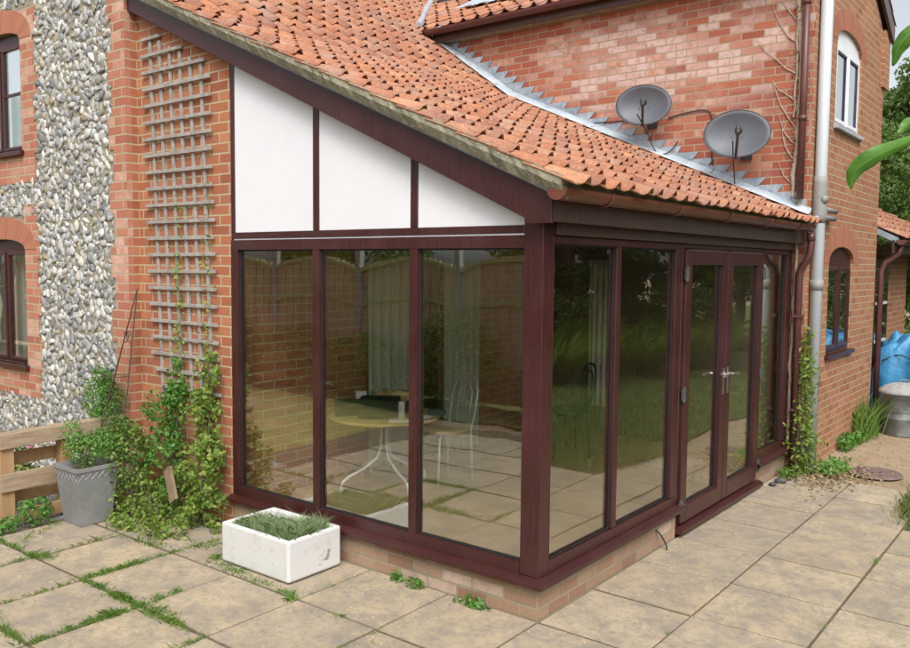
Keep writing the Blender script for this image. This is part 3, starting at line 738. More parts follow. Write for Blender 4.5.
V, F = tile_rows(rows, -4.4, .27, ax='x'); arrmesh('wing_roof_tiles', V, F, m_tile, house, smooth=True)
# verge boards of the wing gable
for sg in (0, 1):
    mb = MB()
    if sg == 0: pr = [(4.28, wing_z(4.28)-.20), (4.28, wing_z(4.28)-.02), (6.0, wing_z(6)-.02), (6.0, wing_z(6)-.22)]
    else: pr = [(6.0, wing_z(6)-.22), (6.0, wing_z(6)-.02), (7.66, wing_z(6)-.02-.53*1.66), (7.66, wing_z(6)-.22-.53*1.66)]
    mb.prism(pr, 0, .165, .20); mb.build('verge_board', m_beam, house, bevel=.003)
mb = MB(); mb.box(-.05, .16, 7.35, 7.64, 4.15, wing_z(6)-.12-.53*1.62); mb.build('corbel', m_brick_wing, house)
# wing gutter, fascia
def gutter(mb, pa, pb_, r=.057, seg=10, th=.004, horiz=(1, 0)):
    """open half-round from pa to pb"""
    a, b = Vector(pa), Vector(pb_); h = Vector((horiz[0], horiz[1], 0)); ra, rb = [], []
    for o, R in ((ra, r), (rb, r-th)):
        for k in range(seg+1):
            t = math.pi*k/seg; o.append(h*(-math.cos(t)*R)+Vector((0, 0, -math.sin(t)*R)))
    for k in range(seg):
        mb.poly([a+ra[k], a+ra[k+1], b+ra[k+1], b+ra[k]]); mb.poly([a+rb[k+1], a+rb[k], b+rb[k], b+rb[k+1]])
    for k in (0, seg): mb.poly([a+ra[k], b+ra[k], b+rb[k], a+rb[k]])
    for e in (a, b): mb.face([e+v for v in ra])
    return mb
GZ = 4.86
gutter(MB(), (-4.42, 4.20, GZ), (.1, 4.20, GZ), horiz=(0, 1)).build('gutter', m_gutter, house, smooth=True) if False else None
mg = MB(); gutter(mg, (-4.42, 4.28, GZ), (.16, 4.28, GZ), r=.06, horiz=(0, 1)); mg.build('wing_gutter', m_pipebrown, house)
mb = MB(); mb.box(-4.40, .13, 4.36, 4.385, GZ-.13, GZ+.02); mb.build('wing_fascia', m_beam, house, bevel=.003)
mb = MB(); mb.box(-4.40, .13, 4.385, 4.5, GZ-.13, GZ-.115); mb.build('wing_soffit', m_cement, house)
# stepped lead flashing on dish wall
mb = MB(); k0 = int(2.45/.075); z = k0*.075
def xr(z): # inverse of rz + .03
    if z <= rz(-3.25): return (2.515-z)/.437
    return -3.25-(z-rz(-3.25))/.72
yl = DYW-.006
while z < 4.70:
    e = .45 if z < 3.9 else .45-.20*(z-3.9)/.8
    X = xr(z+.06)+e; tip = X+rnd.uniform(-.01, .01); bot = X-.06+rnd.uniform(-.012, .012)
    tip = min(tip, WXE-.03); bot = min(bot, WXE-.035); lo_b = xr(z)-.16
    lo_t = xr(z+.075)-.16
    if tip > lo_t+.02: mb.prism([(max(lo_b, -4.5), z), (bot, z), (tip, z+.0745), (max(lo_t, -4.55), z+.0745)], 1, yl-.003-.003*(int(z/.075+.5) % 2), yl+.004)
    z += .075
mb.build('stepped_flashing', m_lead, house)
mb = MB(); xs = np.linspace(.16, -4.42, 60)
wid = [.13+.012*math.sin(i*1.7)+.008*rnd.uniform(-1, 1) for i in range(60)]
for i in range(59):
    a, b = xs[i], xs[i+1]; za, zb_ = rz(a)+.035, rz(b)+.035
    mb.face([(a, DYW-wid[i], za-.008), (a, DYW-.05, za+.012), (b, DYW-.05, zb_+.012), (b, DYW-wid[i+1], zb_-.008)])
    mb.face([(a, DYW-.05, za+.012), (a, DYW-.012, za+.05), (b, DYW-.012, zb_+.05), (b, DYW-.05, zb_+.012)])
mb.build('lead_apron', m_leadw, house, solid=.004, smooth=True)
# valley between the main roof and wing roof: cement fillet and lead patch
mb = MB(); pts = []
for i in range(9):
    dz = .03+i*.16; y = 4.36+dz/.53; x = xr(4.93+dz); pts.append((x+rnd.uniform(-.01, .01), y, 4.93+dz+.04))
mb.tube(pts, [.045+.008*rnd.uniform(-1, 1) for _ in pts], 8); mb.build('valley_mortar', m_sillg, house)
mb = MB(); 
for i in range(5):
    xx = -4.5+i*.17; mb.box(xx, xx+.17, 4.86+.02*(i % 2), 5.2, wing_z(4.86)+.05, wing_z(4.86)+.058)
# sloped patch
mb = MB()
for i in range(7):
    xx = -4.55+i*.14; ya = 4.98+(.06 if i % 2 else 0)-.02*i
    mb.face([(xx, ya, wing_z(ya)+.065), (xx+.14, ya, wing_z(ya)+.065), (xx+.14, 5.6, wing_z(5.6)+.065), (xx, 5.6, wing_z(5.6)+.065)])
mb.build('lead_patch', m_leadw, house, solid=.004)

# ------------------------------------------------------------------ conservatory
ZB, ZT = .24, 2.135        # frame bottom / top
# plinth
mb = MB(); mb.box(-2.68, 0, 0, .1, -.03, .2); mb.box(-.1, 0, .1, 1.86, -.03, .2)
mb.build('plinth', m_plinth, conserv)
mb = MB(); mb.box(-.1, 0, 3.62, 4.5, -.03, .2); mb.build('plinth', m_plinth, conserv)
def mitre_sill(mb, pts, z0, z1, out=.05, inn=.06):
    """pts polyline (L shape) of outer face"""
    pass
# sill along both faces, mitred at corner, sloping top
sp = [(.06, .0), (.06, .0)]
mb = MB()
def sill_run(mb, A, B, out_a, out_b, zt=.245, zb=.205, lip=.028):
    # A,B: inner line points; out_a/out_b: outward offset vectors
    A, B = Vector((*A, 0)), Vector((*B, 0)); oa, ob_ = Vector((*out_a, 0)), Vector((*out_b, 0))
    pr = [(0, zb), (0, zt), (.35, zt-.002), (1, zt-.02), (1, zt-.02-lip), (.9, zb-.006), (.86, zb)]
    R = [[A+oa*t+Vector((0, 0, z)) for t, z in pr], [B+ob_*t+Vector((0, 0, z)) for t, z in pr]]
    n = len(pr)
    for i in range(n):
        j = (i+1) % n; mb.poly([R[0][i], R[0][j], R[1][j], R[1][i]])
    mb.face(R[0]); mb.face(R[1][::-1])
sill_run(mb, (-2.70, .02), (-.02, .02), (-.0, -.075), (.075, -.075))
sill_run(mb, (-.02, .02), (-.02, 1.90), (.075, -.075), (.075, .05))
mb.build('sill', m_rose, conserv, bevel=.003)
mb = MB(); sill_run(mb, (-.02, 3.60), (-.02, 4.5), (.075, -.05), (.075, 0)); mb.build('sill', m_rose, conserv, bevel=.003)
mb = MB(); sill_run(mb, (-.02, 1.86), (-.02, 3.66), (.075, .0), (.075, 0), zt=.075, zb=.03); mb.build('door_sill', m_rose, conserv, bevel=.003)
# gable glazing frame: stiles, rails, mullions + panes
FD = .07
def frame_bar(mb, axis, p0, p1, z0, z1, d0=0.0, d1=FD):
    # axis 'x': face y=0 plane; axis 'y': face x=0 plane
    if axis == 'x': mb.box(p0, p1, d0, d1, z0, z1)
    else: mb.box(-d1, -d0, p0, p1, z0, z1)
MX = [-2.69, -1.785, -.922, -.125]
mb = MB(); frame_bar(mb, 'x', MX[0], -.125, ZB, ZB+.07); frame_bar(mb, 'x', MX[0], -.125, ZT-.07, ZT)
frame_bar(mb, 'x', MX[0], MX[0]+.075, ZB+.07, ZT-.07)
for x in MX[1:3]: frame_bar(mb, 'x', x-.032, x+.032, ZB+.07, ZT-.07, .002)
mb.build('gable_frame', m_rose, conserv, bevel=.007)
for i in range(3):
    x0 = MX[i]+(.075 if i == 0 else .032); x1 = MX[i+1]-(.032 if i < 2 else 0)
    mb = MB(); mb.box(x0-.005, x1+.005, .03, .036, ZB+.066, ZT-.066); p = mb.build('pane', m_glassg, conserv)
    mb = MB(); e = .011
    for a, b, c, d in ((x0, x0+e, ZB+.07, ZT-.07), (x1-e, x1, ZB+.07, ZT-.07), (x0+e, x1-e, ZB+.07, ZB+.07+e), (x0+e, x1-e, ZT-.07-e, ZT-.07)): mb.box(a, b, .022, .028, c, d)
    mb.build('glazing_seal', m_gasket, p)
# upper frame and white panels
def bz(x): return 2.19-.46*x      # underside of bargeboard
mb = MB(); frame_bar(mb, 'x', MX[0], -.125, 2.145, 2.19, .004, FD)
mb.prism([(MX[0], 2.19), (MX[0]+.045, 2.19), (MX[0]+.045, bz(MX[0]+.045)+.05), (MX[0], bz(MX[0])+.05)], 1, .004, FD)
for x in MX[1:3]: mb.prism([(x-.03, 2.19), (x+.03, 2.19), (x+.03, bz(x)+.05), (x-.03, bz(x)+.05)], 1, .004, FD)
mb.build('upper_frame', m_rose, conserv, bevel=.005)
mb = MB(); mb.box(MX[0]+.02, -.13, .012, .05, ZT, 2.145); mb.build('white_seam', m_white, conserv)
for i in range(3):
    x0 = MX[i]+(.045 if i == 0 else .03); x1 = MX[i+1]-(.03 if i < 2 else -.01)
    mb = MB(); mb.prism([(x0, 2.19), (x1, 2.19), (x1, bz(x1)+.04), (x0, bz(x0)+.04)], 1, .010, .05); mb.build('white_panel', m_white, conserv)
# corner post
mb = MB(); mb.box(-.123, 0, 0, .105, ZB+.004, 2.2)
mb.build('corner_post', m_rose, conserv, bevel=.004)
mb = MB(); mb.box(-.123, 0, .0, .105, 2.2, 2.3); mb.build('corner_post', m_beam, conserv)
# side frame
SY = [.105, .896, 1.76]
mb = MB(); frame_bar(mb, 'y', .105, 1.86, ZB, ZB+.07); frame_bar(mb, 'y', .105, 1.86, ZT-.045, ZT); frame_bar(mb, 'y', 1.76, 1.86, ZB+.07, ZT-.045)
frame_bar(mb, 'y', .896-.031, .896+.031, ZB+.07, ZT-.045, .002); frame_bar(mb, 'y', .105, .118, ZB+.07, ZT-.045)
mb.build('side_frame', m_rose, conserv, bevel=.007)
for a, b in ((.118, .865), (.927, 1.76)):
    mb = MB(); mb.box(-.036, -.03, a-.005, b+.005, ZB+.066, ZT-.041); p = mb.build('pane', m_glass, conserv)
    mb = MB(); e = .011
    for c, d, e0, e1 in ((a, a+e, ZB+.07, ZT-.045), (b-e, b, ZB+.07, ZT-.045), (a+e, b-e, ZB+.07, ZB+.07+e), (a+e, b-e, ZT-.045-e, ZT-.045)): mb.box(-.028, -.022, c, d, e0, e1)
    mb.build('glazing_seal', m_gasket, p)
# right light
mb = MB(); frame_bar(mb, 'y', 3.62, 4.49, ZB, ZB+.07); frame_bar(mb, 'y', 3.62, 4.49, ZT-.045, ZT); frame_bar(mb, 'y', 4.34, 4.49, ZB+.07, ZT-.045); frame_bar(mb, 'y', 3.62, 3.66, ZB+.07, ZT-.045)
mb.build('side_frame', m_rose, conserv, bevel=.006)
mb = MB(); mb.box(-.036, -.03, 3.655, 4.345, ZB+.066, ZT-.041); p = mb.build('pane', m_glass, conserv)
mb = MB(); mb.box(-.028, -.022, 3.66, 3.675, ZB+.07, ZT-.045); mb.box(-.028, -.022, 4.31, 4.34, ZB+.07, ZT-.045); mb.build('glazing_seal', m_gasket, p)
mb = MB(); mb.box(-.010, -.002, 4.345, 4.353, ZB+.1, ZT-.06)
# door outer frame
mb = MB(); frame_bar(mb, 'y', 1.862, 1.90, .075, ZT); frame_bar(mb, 'y', 3.585, 3.618, .075, ZT); frame_bar(mb, 'y', 1.90, 3.585, ZT-.035, ZT)
mb.build('door_frame', m_rose, conserv, bevel=.005)
mb = MB(); mb.box(-.012, .003, 1.858, 1.8612, ZB+.05, ZT-.02); mb.build('door_seam', m_hinge, conserv)
def door(y0, y1, hinge_low):
    z0, z1 = .09, 2.095; s_ = .10; d = MB()
    d.box(-.05, .018, y0, y0+s_, z0, z1); d.box(-.05, .018, y1-s_, y1, z0, z1)
    d.box(-.05, .018, y0+s_, y1-s_, z0, z0+.13); d.box(-.05, .018, y0+s_, y1-s_, z1-.11, z1)
    do = d.build('door', m_rose, conserv, bevel=.008)
    mb = MB(); mb.box(-.02, -.014, y0+s_-.004, y1-s_+.004, z0+.126, z1-.106); mb.build('pane', m_glass, do)
    mb = MB()
    for c, e in ((y0+s_, y0+s_+.014), (y1-s_-.014, y1-s_)): mb.box(-.012, -.006, c, e, z0+.13, z1-.11)
    mb.box(-.012, -.006, y0+s_+.014, y1-s_-.014, z0+.13, z0+.142); mb.build('glazing_seal', m_gasket, do)
    hy = y0-.012 if hinge_low else y1+.012
    for zc in (.22, 1.05, 1.92):
        mb = MB(); mb.tube([(.026, hy, zc-.055), (.026, hy, zc+.055)], .014, 10); mb.box(.019, .026, hy-.03, hy+.045 if hinge_low else hy+.02, zc-.04, zc+.04); mb.build('hinge', m_hinge, do)
    ky = y1-.045 if hinge_low else y0+.045
    mb = MB(); mb.box(.018, .024, ky-.017, ky+.017, .96, 1.17); mb.tube([(.024, ky, 1.12), (.062, ky, 1.12), (.066, ky+(-.03 if hinge_low else .03), 1.12), (.066, ky+(-.12 if hinge_low else .12), 1.115)], .0095, 8)
    mb.build('handle', m_chrome, do, bevel=.002)
door(1.905, 2.738, True); door(2.745, 3.58, False)
# beam / head over the side glazing, fascia, gutter
mb = MB(); mb.box(-.07, .025, .105, 4.49, ZT+.002, 2.245); mb.build('head_beam', m_beam, conserv, bevel=.004)
mb = MB(); mb.box(.078, .1, -.058, 4.5, 2.2, 2.345); mb.build('fascia', m_beam, conserv, bevel=.003)
mb = MB(); mb.box(-.0, .078, -.058, 4.5, 2.246, 2.258); mb.build('soffit', m_beam, conserv)
mg = MB(); gutter(mg, (.166, -.15, 2.362), (.166, 4.42, 2.368), r=.060, horiz=(1, 0)); go = mg.build('gutter', m_gutter, conserv)
for yb in (.35, 1.3, 2.2, 3.1, 3.95):
    mb = MB(); R = .067; pts = [(.165-R*math.cos(t)*1.0, yb, 2.362-R*math.sin(t)) for t in np.linspace(0, math.pi, 9)]; mb.tube(pts, .006, 6); mb.build('gutter_bracket', m_pipebrown, conserv)
# bargeboard
def bt(x): return 2.392-.44*x
mb = MB(); mb.prism([(.1, 2.19), (-.06, 2.19), (-.06, bz(-.06)), (-3.884, bz(-3.884)), (-3.884, bt(-3.884)), (.1, bt(.1))], 1, -.085, -.06)
mb.build('bargeboard', m_rose, conserv, bevel=.003)
mb = MB(); mb.prism([(.0, bz(-.0)), (-3.884, bz(-3.884)), (-3.884, bt(-3.884)-.02), (.0, bt(.0)-.02)], 1, -.0601, .03)
mb.build('barge_packing', m_beam, conserv)
mb = MB(); mb.prism([(.11, bt(.11)-.004), (-3.88, bt(-3.88)-.004), (-3.88, bt(-3.88)+.004), (.11, bt(.11)+.004)], 1, -.098, -.085); mb.build('barge_lip', m_lead, conserv)
# mortar bedding under the verge: uneven
mb = MB(); xs = np.linspace(.2, -3.86, 110); prev = None
for x in xs:
    zt = rz(x)+.004+rnd.uniform(-.006, .006); zb_ = bt(x)+.004; yo = -.135+rnd.uniform(-.006, .006); ym = -.168+rnd.uniform(-.007, .006)
    cur = [(x, -.09, zb_), (x, yo, zb_+.006), (x, ym, (zb_+zt)/2), (x, -.169, zt-.006), (x, -.09, zt-.035)]
    if prev:
        for i in range(4): mb.face([prev[i], cur[i], cur[i+1], prev[i+1]])
    else: mb.face(cur)
    prev = cur
mb.build('verge_mortar', m_cement, conserv, smooth=False)
# ------------------------------------------------------------------ pipes
mb = MB(); mb.tube([(.185, 4.40, 2.29), (.19, 4.40, 2.20), (.185, 4.40, 2.12), (.15, 4.41, 2.03), (.10, 4.43, 1.97), (.085, 4.44, 1.90), (.085, 4.44, .05)], .034, 12)
mb.tube([(.185, 4.40, 2.30), (.187, 4.40, 2.22)], .04, 12)
mb.build('downpipe', m_pipebrown, conserv, smooth=True)
mb = MB(); mb.tube([(.06, 4.44, 2.62), (.06, 4.44, 4.8)], .034, 12)
for z in (3.35, 4.42): mb.tube([(.06, 4.44, z), (.06, 4.44, z+.05)], .041, 12)
mb.build('upper_downpipe', m_pipebrown, house, smooth=True)
soil = MB(); soil.tube([(.195, 4.62, -.02), (.195, 4.62, 6.0)], .055, 16)
sp_ = soil.build('soil_pipe', m_grey, house, smooth=True)
mb = MB(); mb.tube([(.195, 4.62, 2.40), (.195, 4.62, 2.46), (.195, 4.62, 2.78), (.195, 4.62, 2.84)], [.06, .068, .066, .06], 16); 
mb.build('pipe_collar', m_greyd, sp_, smooth=True); mb = MB(); mb.tube([(.195, 4.62, 1.76), (.195, 4.62, 1.86)], .062, 16); mb.build('pipe_collar', m_greyd, sp_, smooth=True); mb = MB()
mb.tube([(.24, 4.59, 2.62), (.262, 4.575, 2.62)], .035, 14)
mb.tube([(.19, 4.66, 2.54), (.19, 5.25, 2.54)], .026, 10); mb.tube([(.19, 4.66, 2.465), (.19, 5.20, 2.465)], .026, 10)
mb.build('pipe_fitting', m_greyd, sp_, smooth=True)
for z in (.6, 1.5): mb = MB(); mb.box(.045, .125, 4.395, 4.499, z, z+.025); mb.build('pipe_bracket', m_pipebrown, conserv)
mb = MB(); mb.tube([(.02, 4.44, 2.36), (.12, 4.45, 2.40), (.17, 4.46, 2.42), (.19, 4.55, 2.44)], .03, 8); mb.build('lead_corner', m_leadw, house)
# far extension with low pantile roof
ext = thing('rear_extension', 'low brick extension with pantile roof and dark door frame beyond the wing', 'extension', (-.5, 8.5, 0))
mb = MB(); mb.box(-2.5, -.05, 7.75, 10.6, 0, 2.3); mb.build('wall', m_brick_wing, ext)
mb = MB(); mb.box(-.049, .02, 7.95, 8.9, .05, 2.1); mb.build('door_frame', m_rose, ext, bevel=.004)
mb = MB(); mb.box(.021, .03, 8.08, 8.75, .3, 1.98); mb.build('pane', m_glass2, ext)
for z in (1.0, 1.5): mb = MB(); mb.box(.031, .045, 8.1, 8.74, z, z+.035); mb.build('glazing_bar', m_upvc, ext)
ez = lambda x: 2.36+.5*(.40-x)
rows = []; x = .42
while x > -2.4:
    rows.append(((x, ez(x)), (x-.25, ez(x-.25)))); x -= .25
V, F = tile_rows(rows, 7.56, 12.6); arrmesh('roof_tiles', V, F, m_tile, ext, smooth=True)
mb = MB(); mb.prism([(.36, ez(.36)-.10), (-2.5, ez(-2.5)-.1), (-2.5, ez(-2.5)-.03), (.36, ez(.36)-.03)], 1, 7.52, 12.6); mb.build('roof_deck', m_lead, ext)
mb = MB(); mb.box(.30, .325, 7.52, 12.5, 2.16, 2.32); mb.build('fascia', m_beam, ext)
mg = MB(); gutter(mg, (.40, 7.5, 2.32), (.40, 12.5, 2.32), r=.06); mg.build('gutter', m_pipebrown, ext)
mb = MB(); mb.tube([(.38, 7.62, 2.26), (.36, 7.62, 2.16), (.22, 7.6, 2.05), (.18, 7.58, 1.95), (.18, 7.57, .02)], .035, 10); mb.build('downpipe', m_pipebrown, ext, smooth=True)

# ------------------------------------------------------------------ satellite dishes
def dish(name, label, c, wd, ht, face, arm_side):
    t = thing(name, label, 'satellite dish', (c[0], DYW, c[2]), 'satellite dishes on the brick wall')
    f = Vector(face).normalized(); r_x = Vector((0, 0, 1)).cross(f).normalized(); u_ = f.cross(r_x); C_ = Vector(c)
    mb = MB(); NR, NS = 7, 40; G = []
    for j in range(NR+1):
        q = j/NR; dep = .065*(1-q*q); row = []
        for k in range(NS):
            a = 2*math.pi*k/NS; row.append(C_-f*dep+r_x*math.cos(a)*wd/2*q+u_*math.sin(a)*ht/2*q)
        G.append(row)
    for j in range(NR):
        for k in range(NS):
            k2 = (k+1) % NS
            if j == 0: mb.face([G[0][0], G[1][k], G[1][k2]])
            else: mb.face([G[j][k], G[j+1][k], G[j+1][k2], G[j][k2]])
    mb.build('reflector', m_dish, t, smooth=True, solid=.006)
    mb = MB(); mb.tube([C_+r_x*math.cos(a)*wd/2+u_*math.sin(a)*ht/2 for a in np.linspace(0, 2*math.pi, 41)], .005, 6); mb.build('rim', m_dishback, t, smooth=True)
    mb = MB()
    for (bx_, bz_) in ((-.045, -.02), (.045, -.02), (0, -.11)):
        q_ = math.hypot(bx_/(wd/2), bz_/(ht/2)); p_ = C_-f*(.065*(1-q_*q_)-.004)+r_x*bx_+u_*bz_; mb.tube([p_, p_+f*.006], .006, 8)
        mb.build('bolt', m_dishback, t); mb = MB()
    # arm from the lower rim out to the receiver head
    low_ = C_-u_*ht/2*.98-f*.02; tip = C_+f*.27-u_*.03+r_x*arm_side
    mb = MB(); mb.tube([low_-f*.05, low_+f*.04-u_*.015, C_+f*.22-u_*.10+r_x*arm_side*.8, tip], [.012, .014, .013, .013], 8); mb.build('arm', m_dishback, t, smooth=True)
    mb = MB(); mb.tube([tip+f*.035+u_*.01, tip-f*.01, tip-f*.035, tip-f*.06], [.022, .026, .034, .036], 12); mb.tube([tip+f*.02-u_*.06, tip+f*.02+u_*.01], .02, 8); mb.build('receiver_head', m_dishback, t, smooth=True)
    mb = MB(); b = C_-f*.09
    mb.tube([b-u_*.02, Vector((b.x, (b.y+DYW)/2, b.z-.09)), Vector((b.x+.01, DYW-.02, b.z-.1))], .019, 8); mb.box(b.x-.045, b.x+.065, DYW-.02, DYW-.002, b.z-.2, b.z+.0)
    mb.box(b.x-.06, b.x+.06, b.y-.0, b.y+.04, b.z-.06, b.z+.06)
    mb.build('bracket', m_dishback, t)
    return t
dish('satellite_dish', 'smaller looking grey oval satellite dish further up the roof slope', (-1.46, 4.22, 3.63), .56, .41, (.33, -1, .06), .03)
dish('satellite_dish', 'larger looking grey oval satellite dish nearer the wall corner and pipes', (-.46, 4.16, 3.24), .61, .455, (.28, -1, .12), .03)
def cable(name, label, pts, r=.006, mat=None):
    P_ = [Vector(p) for p in pts]; out = []
    for i in range(len(P_)-1):
        p0, p1, p2, p3 = P_[max(i-1, 0)], P_[i], P_[i+1], P_[min(i+2, len(P_)-1)]
        for k in range(6):
            t = k/6; out.append(.5*((2*p1)+(-p0+p2)*t+(2*p0-5*p1+4*p2-p3)*t*t+(-p0+3*p1-3*p2+p3)*t**3))
    out.append(P_[-1]); mb = MB(); mb.tube(out, r, 6); ob = mb.build(name, mat or m_cable, None, smooth=True, loc=P_[0]); tag(ob, label, 'cable'); return ob
yw = DYW-.012
cable('cable', 'thin black cable looping from the upper satellite dish down onto the lead flashing', [(-1.42, 4.0, 3.50), (-1.42, 4.25, 3.34), (-1.42, 4.42, 3.2), (-1.36, 4.43, 3.14), (-1.26, 4.46, 3.17), (-1.18, 4.47, 3.27)])
cable('cable', 'black cable clipped across bricks then down between the two dishes', [(-1.30, yw, 3.52), (-1.12, yw, 3.55), (-.92, yw, 3.56), (-.84, yw, 3.50), (-.83, yw, 3.3), (-.82, yw, 3.05), (-.80, yw, 2.95), (-.83, yw-.08, 2.9)])
cable('cable', 'black cable running level from the roof edge to behind the upper dish', [(-2.2, yw, 3.55), (-1.95, yw, 3.545), (-1.7, yw, 3.53), (-1.5, yw, 3.50)])
cable('cable', 'black cable hanging from the nearer dish to the tiles', [(-.42, 3.95, 3.14), (-.50, 4.2, 3.0), (-.55, 4.38, 2.88), (-.55, 4.4, 2.80), (-.53, 4.38, 2.76)])
cable('plinth_pipe', 'short dark overflow tube poking out of the plinth', [(.003, 1.52, .14), (.03, 1.53, .12), (.06, 1.56, .05), (.07, 1.57, .0)], .006)

# ------------------------------------------------------------------ trellis
tr = thing('trellis', 'weathered grey square lath trellis fixed on the brick strip', 'trellis', (-3.3, 0, .9))
zs = [.98+.131*i for i in range(23)]
for i, z in enumerate(zs):
    xl, xrr = -3.74+rnd.uniform(-.01, .01), -2.86+rnd.uniform(-.012, .012)
    xl -= .04*(z-2.4); xrr -= .04*(z-2.4); lim = -(z+.06-2.19)/.46
    if xrr > lim-.02: xrr = lim-.04
    if z < 1.2: xl += .12*(1.2-z)/.2
    if xrr-xl < .06: continue
    mb = MB(); dz = rnd.uniform(-.004, .006); b = rnd.uniform(-.004, .004)
    mb.solid([(xl, -.034, z-.013), (xrr, -.034, z-.013+dz), (xrr, -.018, z-.013+dz), (xl, -.018, z-.013), (xl, -.034, z+.013), (xrr, -.034, z+.013+dz), (xrr, -.018, z+.013+dz), (xl, -.018, z+.013)])
    mb.build('horizontal_lath', m_trellis, tr, bevel=.002)
for i in range(6):
    x = -3.63+.131*i; top = min(2.19-.46*x-.10, 3.86); mb = MB(); o = rnd.uniform(-.005, .005)-.04*(top-.88); x += .06
    W = .0165; mb.solid([(x-W, -.0175, .88), (x+W, -.0175, .88), (x+W, -.002, .88), (x-W, -.002, .88), (x-W+o, -.0175, top), (x+W+o, -.0175, top), (x+W+o, -.002, top), (x-W+o, -.002, top)])
    mb.build('upright_lath', m_trellis, tr, bevel=.002)

# ------------------------------------------------------------------ climbing plants on the trellis
def stems(mb, roots, top, n, r=.006):
    for _ in range(n):
        p = Vector(rnd.choice(roots)); q = Vector(top)+Vector((rnd.uniform(-.15, .15), rnd.uniform(-.04, .04), rnd.uniform(-.3, .1))); pts = []
        for k in range(6):
            t = k/5; pts.append(p.lerp(q, t)+Vector((rnd.uniform(-.04, .04), rnd.uniform(-.02, .02), 0)))
        mb.tube(pts, [r*(1-.6*k/5) for k in range(6)], 5)
def plant(name, label, cat, base, blobs, size, mat, sroots=None, stop=None, n_st=6, wid=.6, upb=.4, droop=.3, group=None, ymax=None, extra=None):
    t = thing(name, label, cat, base, group); Vs, Fs, c = [], [], 0
    for (cc, r, n) in blobs:
        P_, d = ellips(cc, r, n)
        if ymax is not None: P_[:, 1] = np.minimum(P_[:, 1], ymax-npr.uniform(0, .02, n))
        P_[:, 2] = np.maximum(P_[:, 2], .01)
        v, f = leaves(P_, size, d, upb, wid, droop); Vs.append(v); Fs.append(f+c); c += len(v)
    if extra is not None:
        v, f = leaves(extra, size*.8, None, upb, wid, droop); Vs.append(v); Fs.append(f+c); c += len(v)
    V = np.concatenate(Vs)
    if ymax is not None: V[:, 1] = np.minimum(V[:, 1], ymax+.004)
    arrmesh('foliage', V, np.concatenate(Fs), mat, t)
    mb = MB(); stems(mb, sroots or [base], stop or (base[0], base[1], base[2]+.4), n_st); mb.build('stem', m_bark, t)
    return t
def wild(c, r, k, n, br):
    out = []
    for _ in range(k):
        d_ = [rnd.uniform(-1, 1) for _ in range(3)]; q = br*rnd.uniform(.6, 1.4)
        out.append(((c[0]+r[0]*d_[0], c[1]+r[1]*d_[1], c[2]+r[2]*d_[2]), (q, q*.8, q*rnd.uniform(.8, 1.5)), int(n*rnd.uniform(.5, 1.4))))
    return out
plant('climbing_plant', 'dense green climber column on the left half of the trellis', 'climbing plant', (-3.35, -.12, 0),
      wild((-3.30, -.10, 1.02), (.09, .05, .16), 9, 55, .065)+wild((-3.34, -.13, .70), (.15, .08, .26), 16, 60, .08)+wild((-3.30, -.17, .35), (.22, .12, .25), 18, 60, .09),
      .034, m_lf_green, stop=(-3.3, -.05, 1.0), ymax=-.02, upb=.2)
ex = []
for i in range(420):   # sprays up the trellis
    z = npr.uniform(1.1, 2.6); k = 1 if npr.random() < .5 else 0
    x = (-3.28 if npr.random() < .6 else -2.92)+npr.normal()*.045
    if npr.random() > (2.7-z)/1.3: continue
    ex.append((x, -.04-npr.random()*.03, z))
plant('climbing_plant', 'yellow green leafy climber against the brick beside the glass', 'climbing plant', (-2.9, -.14, 0),
      wild((-2.90, -.10, 1.0), (.13, .05, .18), 11, 45, .06)+wild((-2.86, -.13, .72), (.16, .08, .25), 16, 50, .075)+wild((-2.86, -.15, .38), (.2, .1, .26), 16, 55, .085)+wild((-2.80, -.08, 1.2), (.05, .03, .14), 4, 22, .04),
      .042, m_lf_climb, stop=(-2.9, -.05, 1.25), ymax=-.02, extra=np.array(ex), upb=.2)
plant('ground_ivy', 'low sprawling leafy plant spilling onto the slabs below the climbers', 'shrub', (-3.1, -.4, 0),
      wild((-3.12, -.40, .07), (.42, .20, .06), 30, 48, .085)+wild((-3.40, -.34, .18), (.22, .14, .16), 16, 50, .085)+wild((-2.8, -.2, .12), (.2, .1, .1), 9, 45, .07),
      .036, m_lf_climb, n_st=14, stop=(-3.1, -.4, .2), ymax=-.03)
plant('leafy_weed', 'leafy green plant growing between the grey pot and the climbers', 'plant', (-3.42, -.42, 0), [((-3.46, -.40, .45), (.16, .16, .3), 700), ((-3.6, -.33, .62), (.18, .14, .16), 350)], .034, m_lf_ivy, n_st=8, stop=(-3.45, -.4, .5), ymax=-.13)
mb = MB(); P0 = Vector((-3.12, -.30, .30)); 
m_oldwood = mottled('damp_old_timber', (.15, .10, .06), (.27, .19, .12), 8, .9, .3)
mb.solid([(-3.13, -.30, .40), (-3.06, -.30, .45), (-3.06, -.275, .45), (-3.13, -.275, .40), (-2.95, -.37, .20), (-2.88, -.37, .25), (-2.88, -.345, .25), (-2.95, -.345, .20)])
tag(mb.build('timber_offcut', m_oldwood, None, loc=(-3.05, -.35, .25)), 'short pale wooden board leaning inside the climbing plants', 'board')

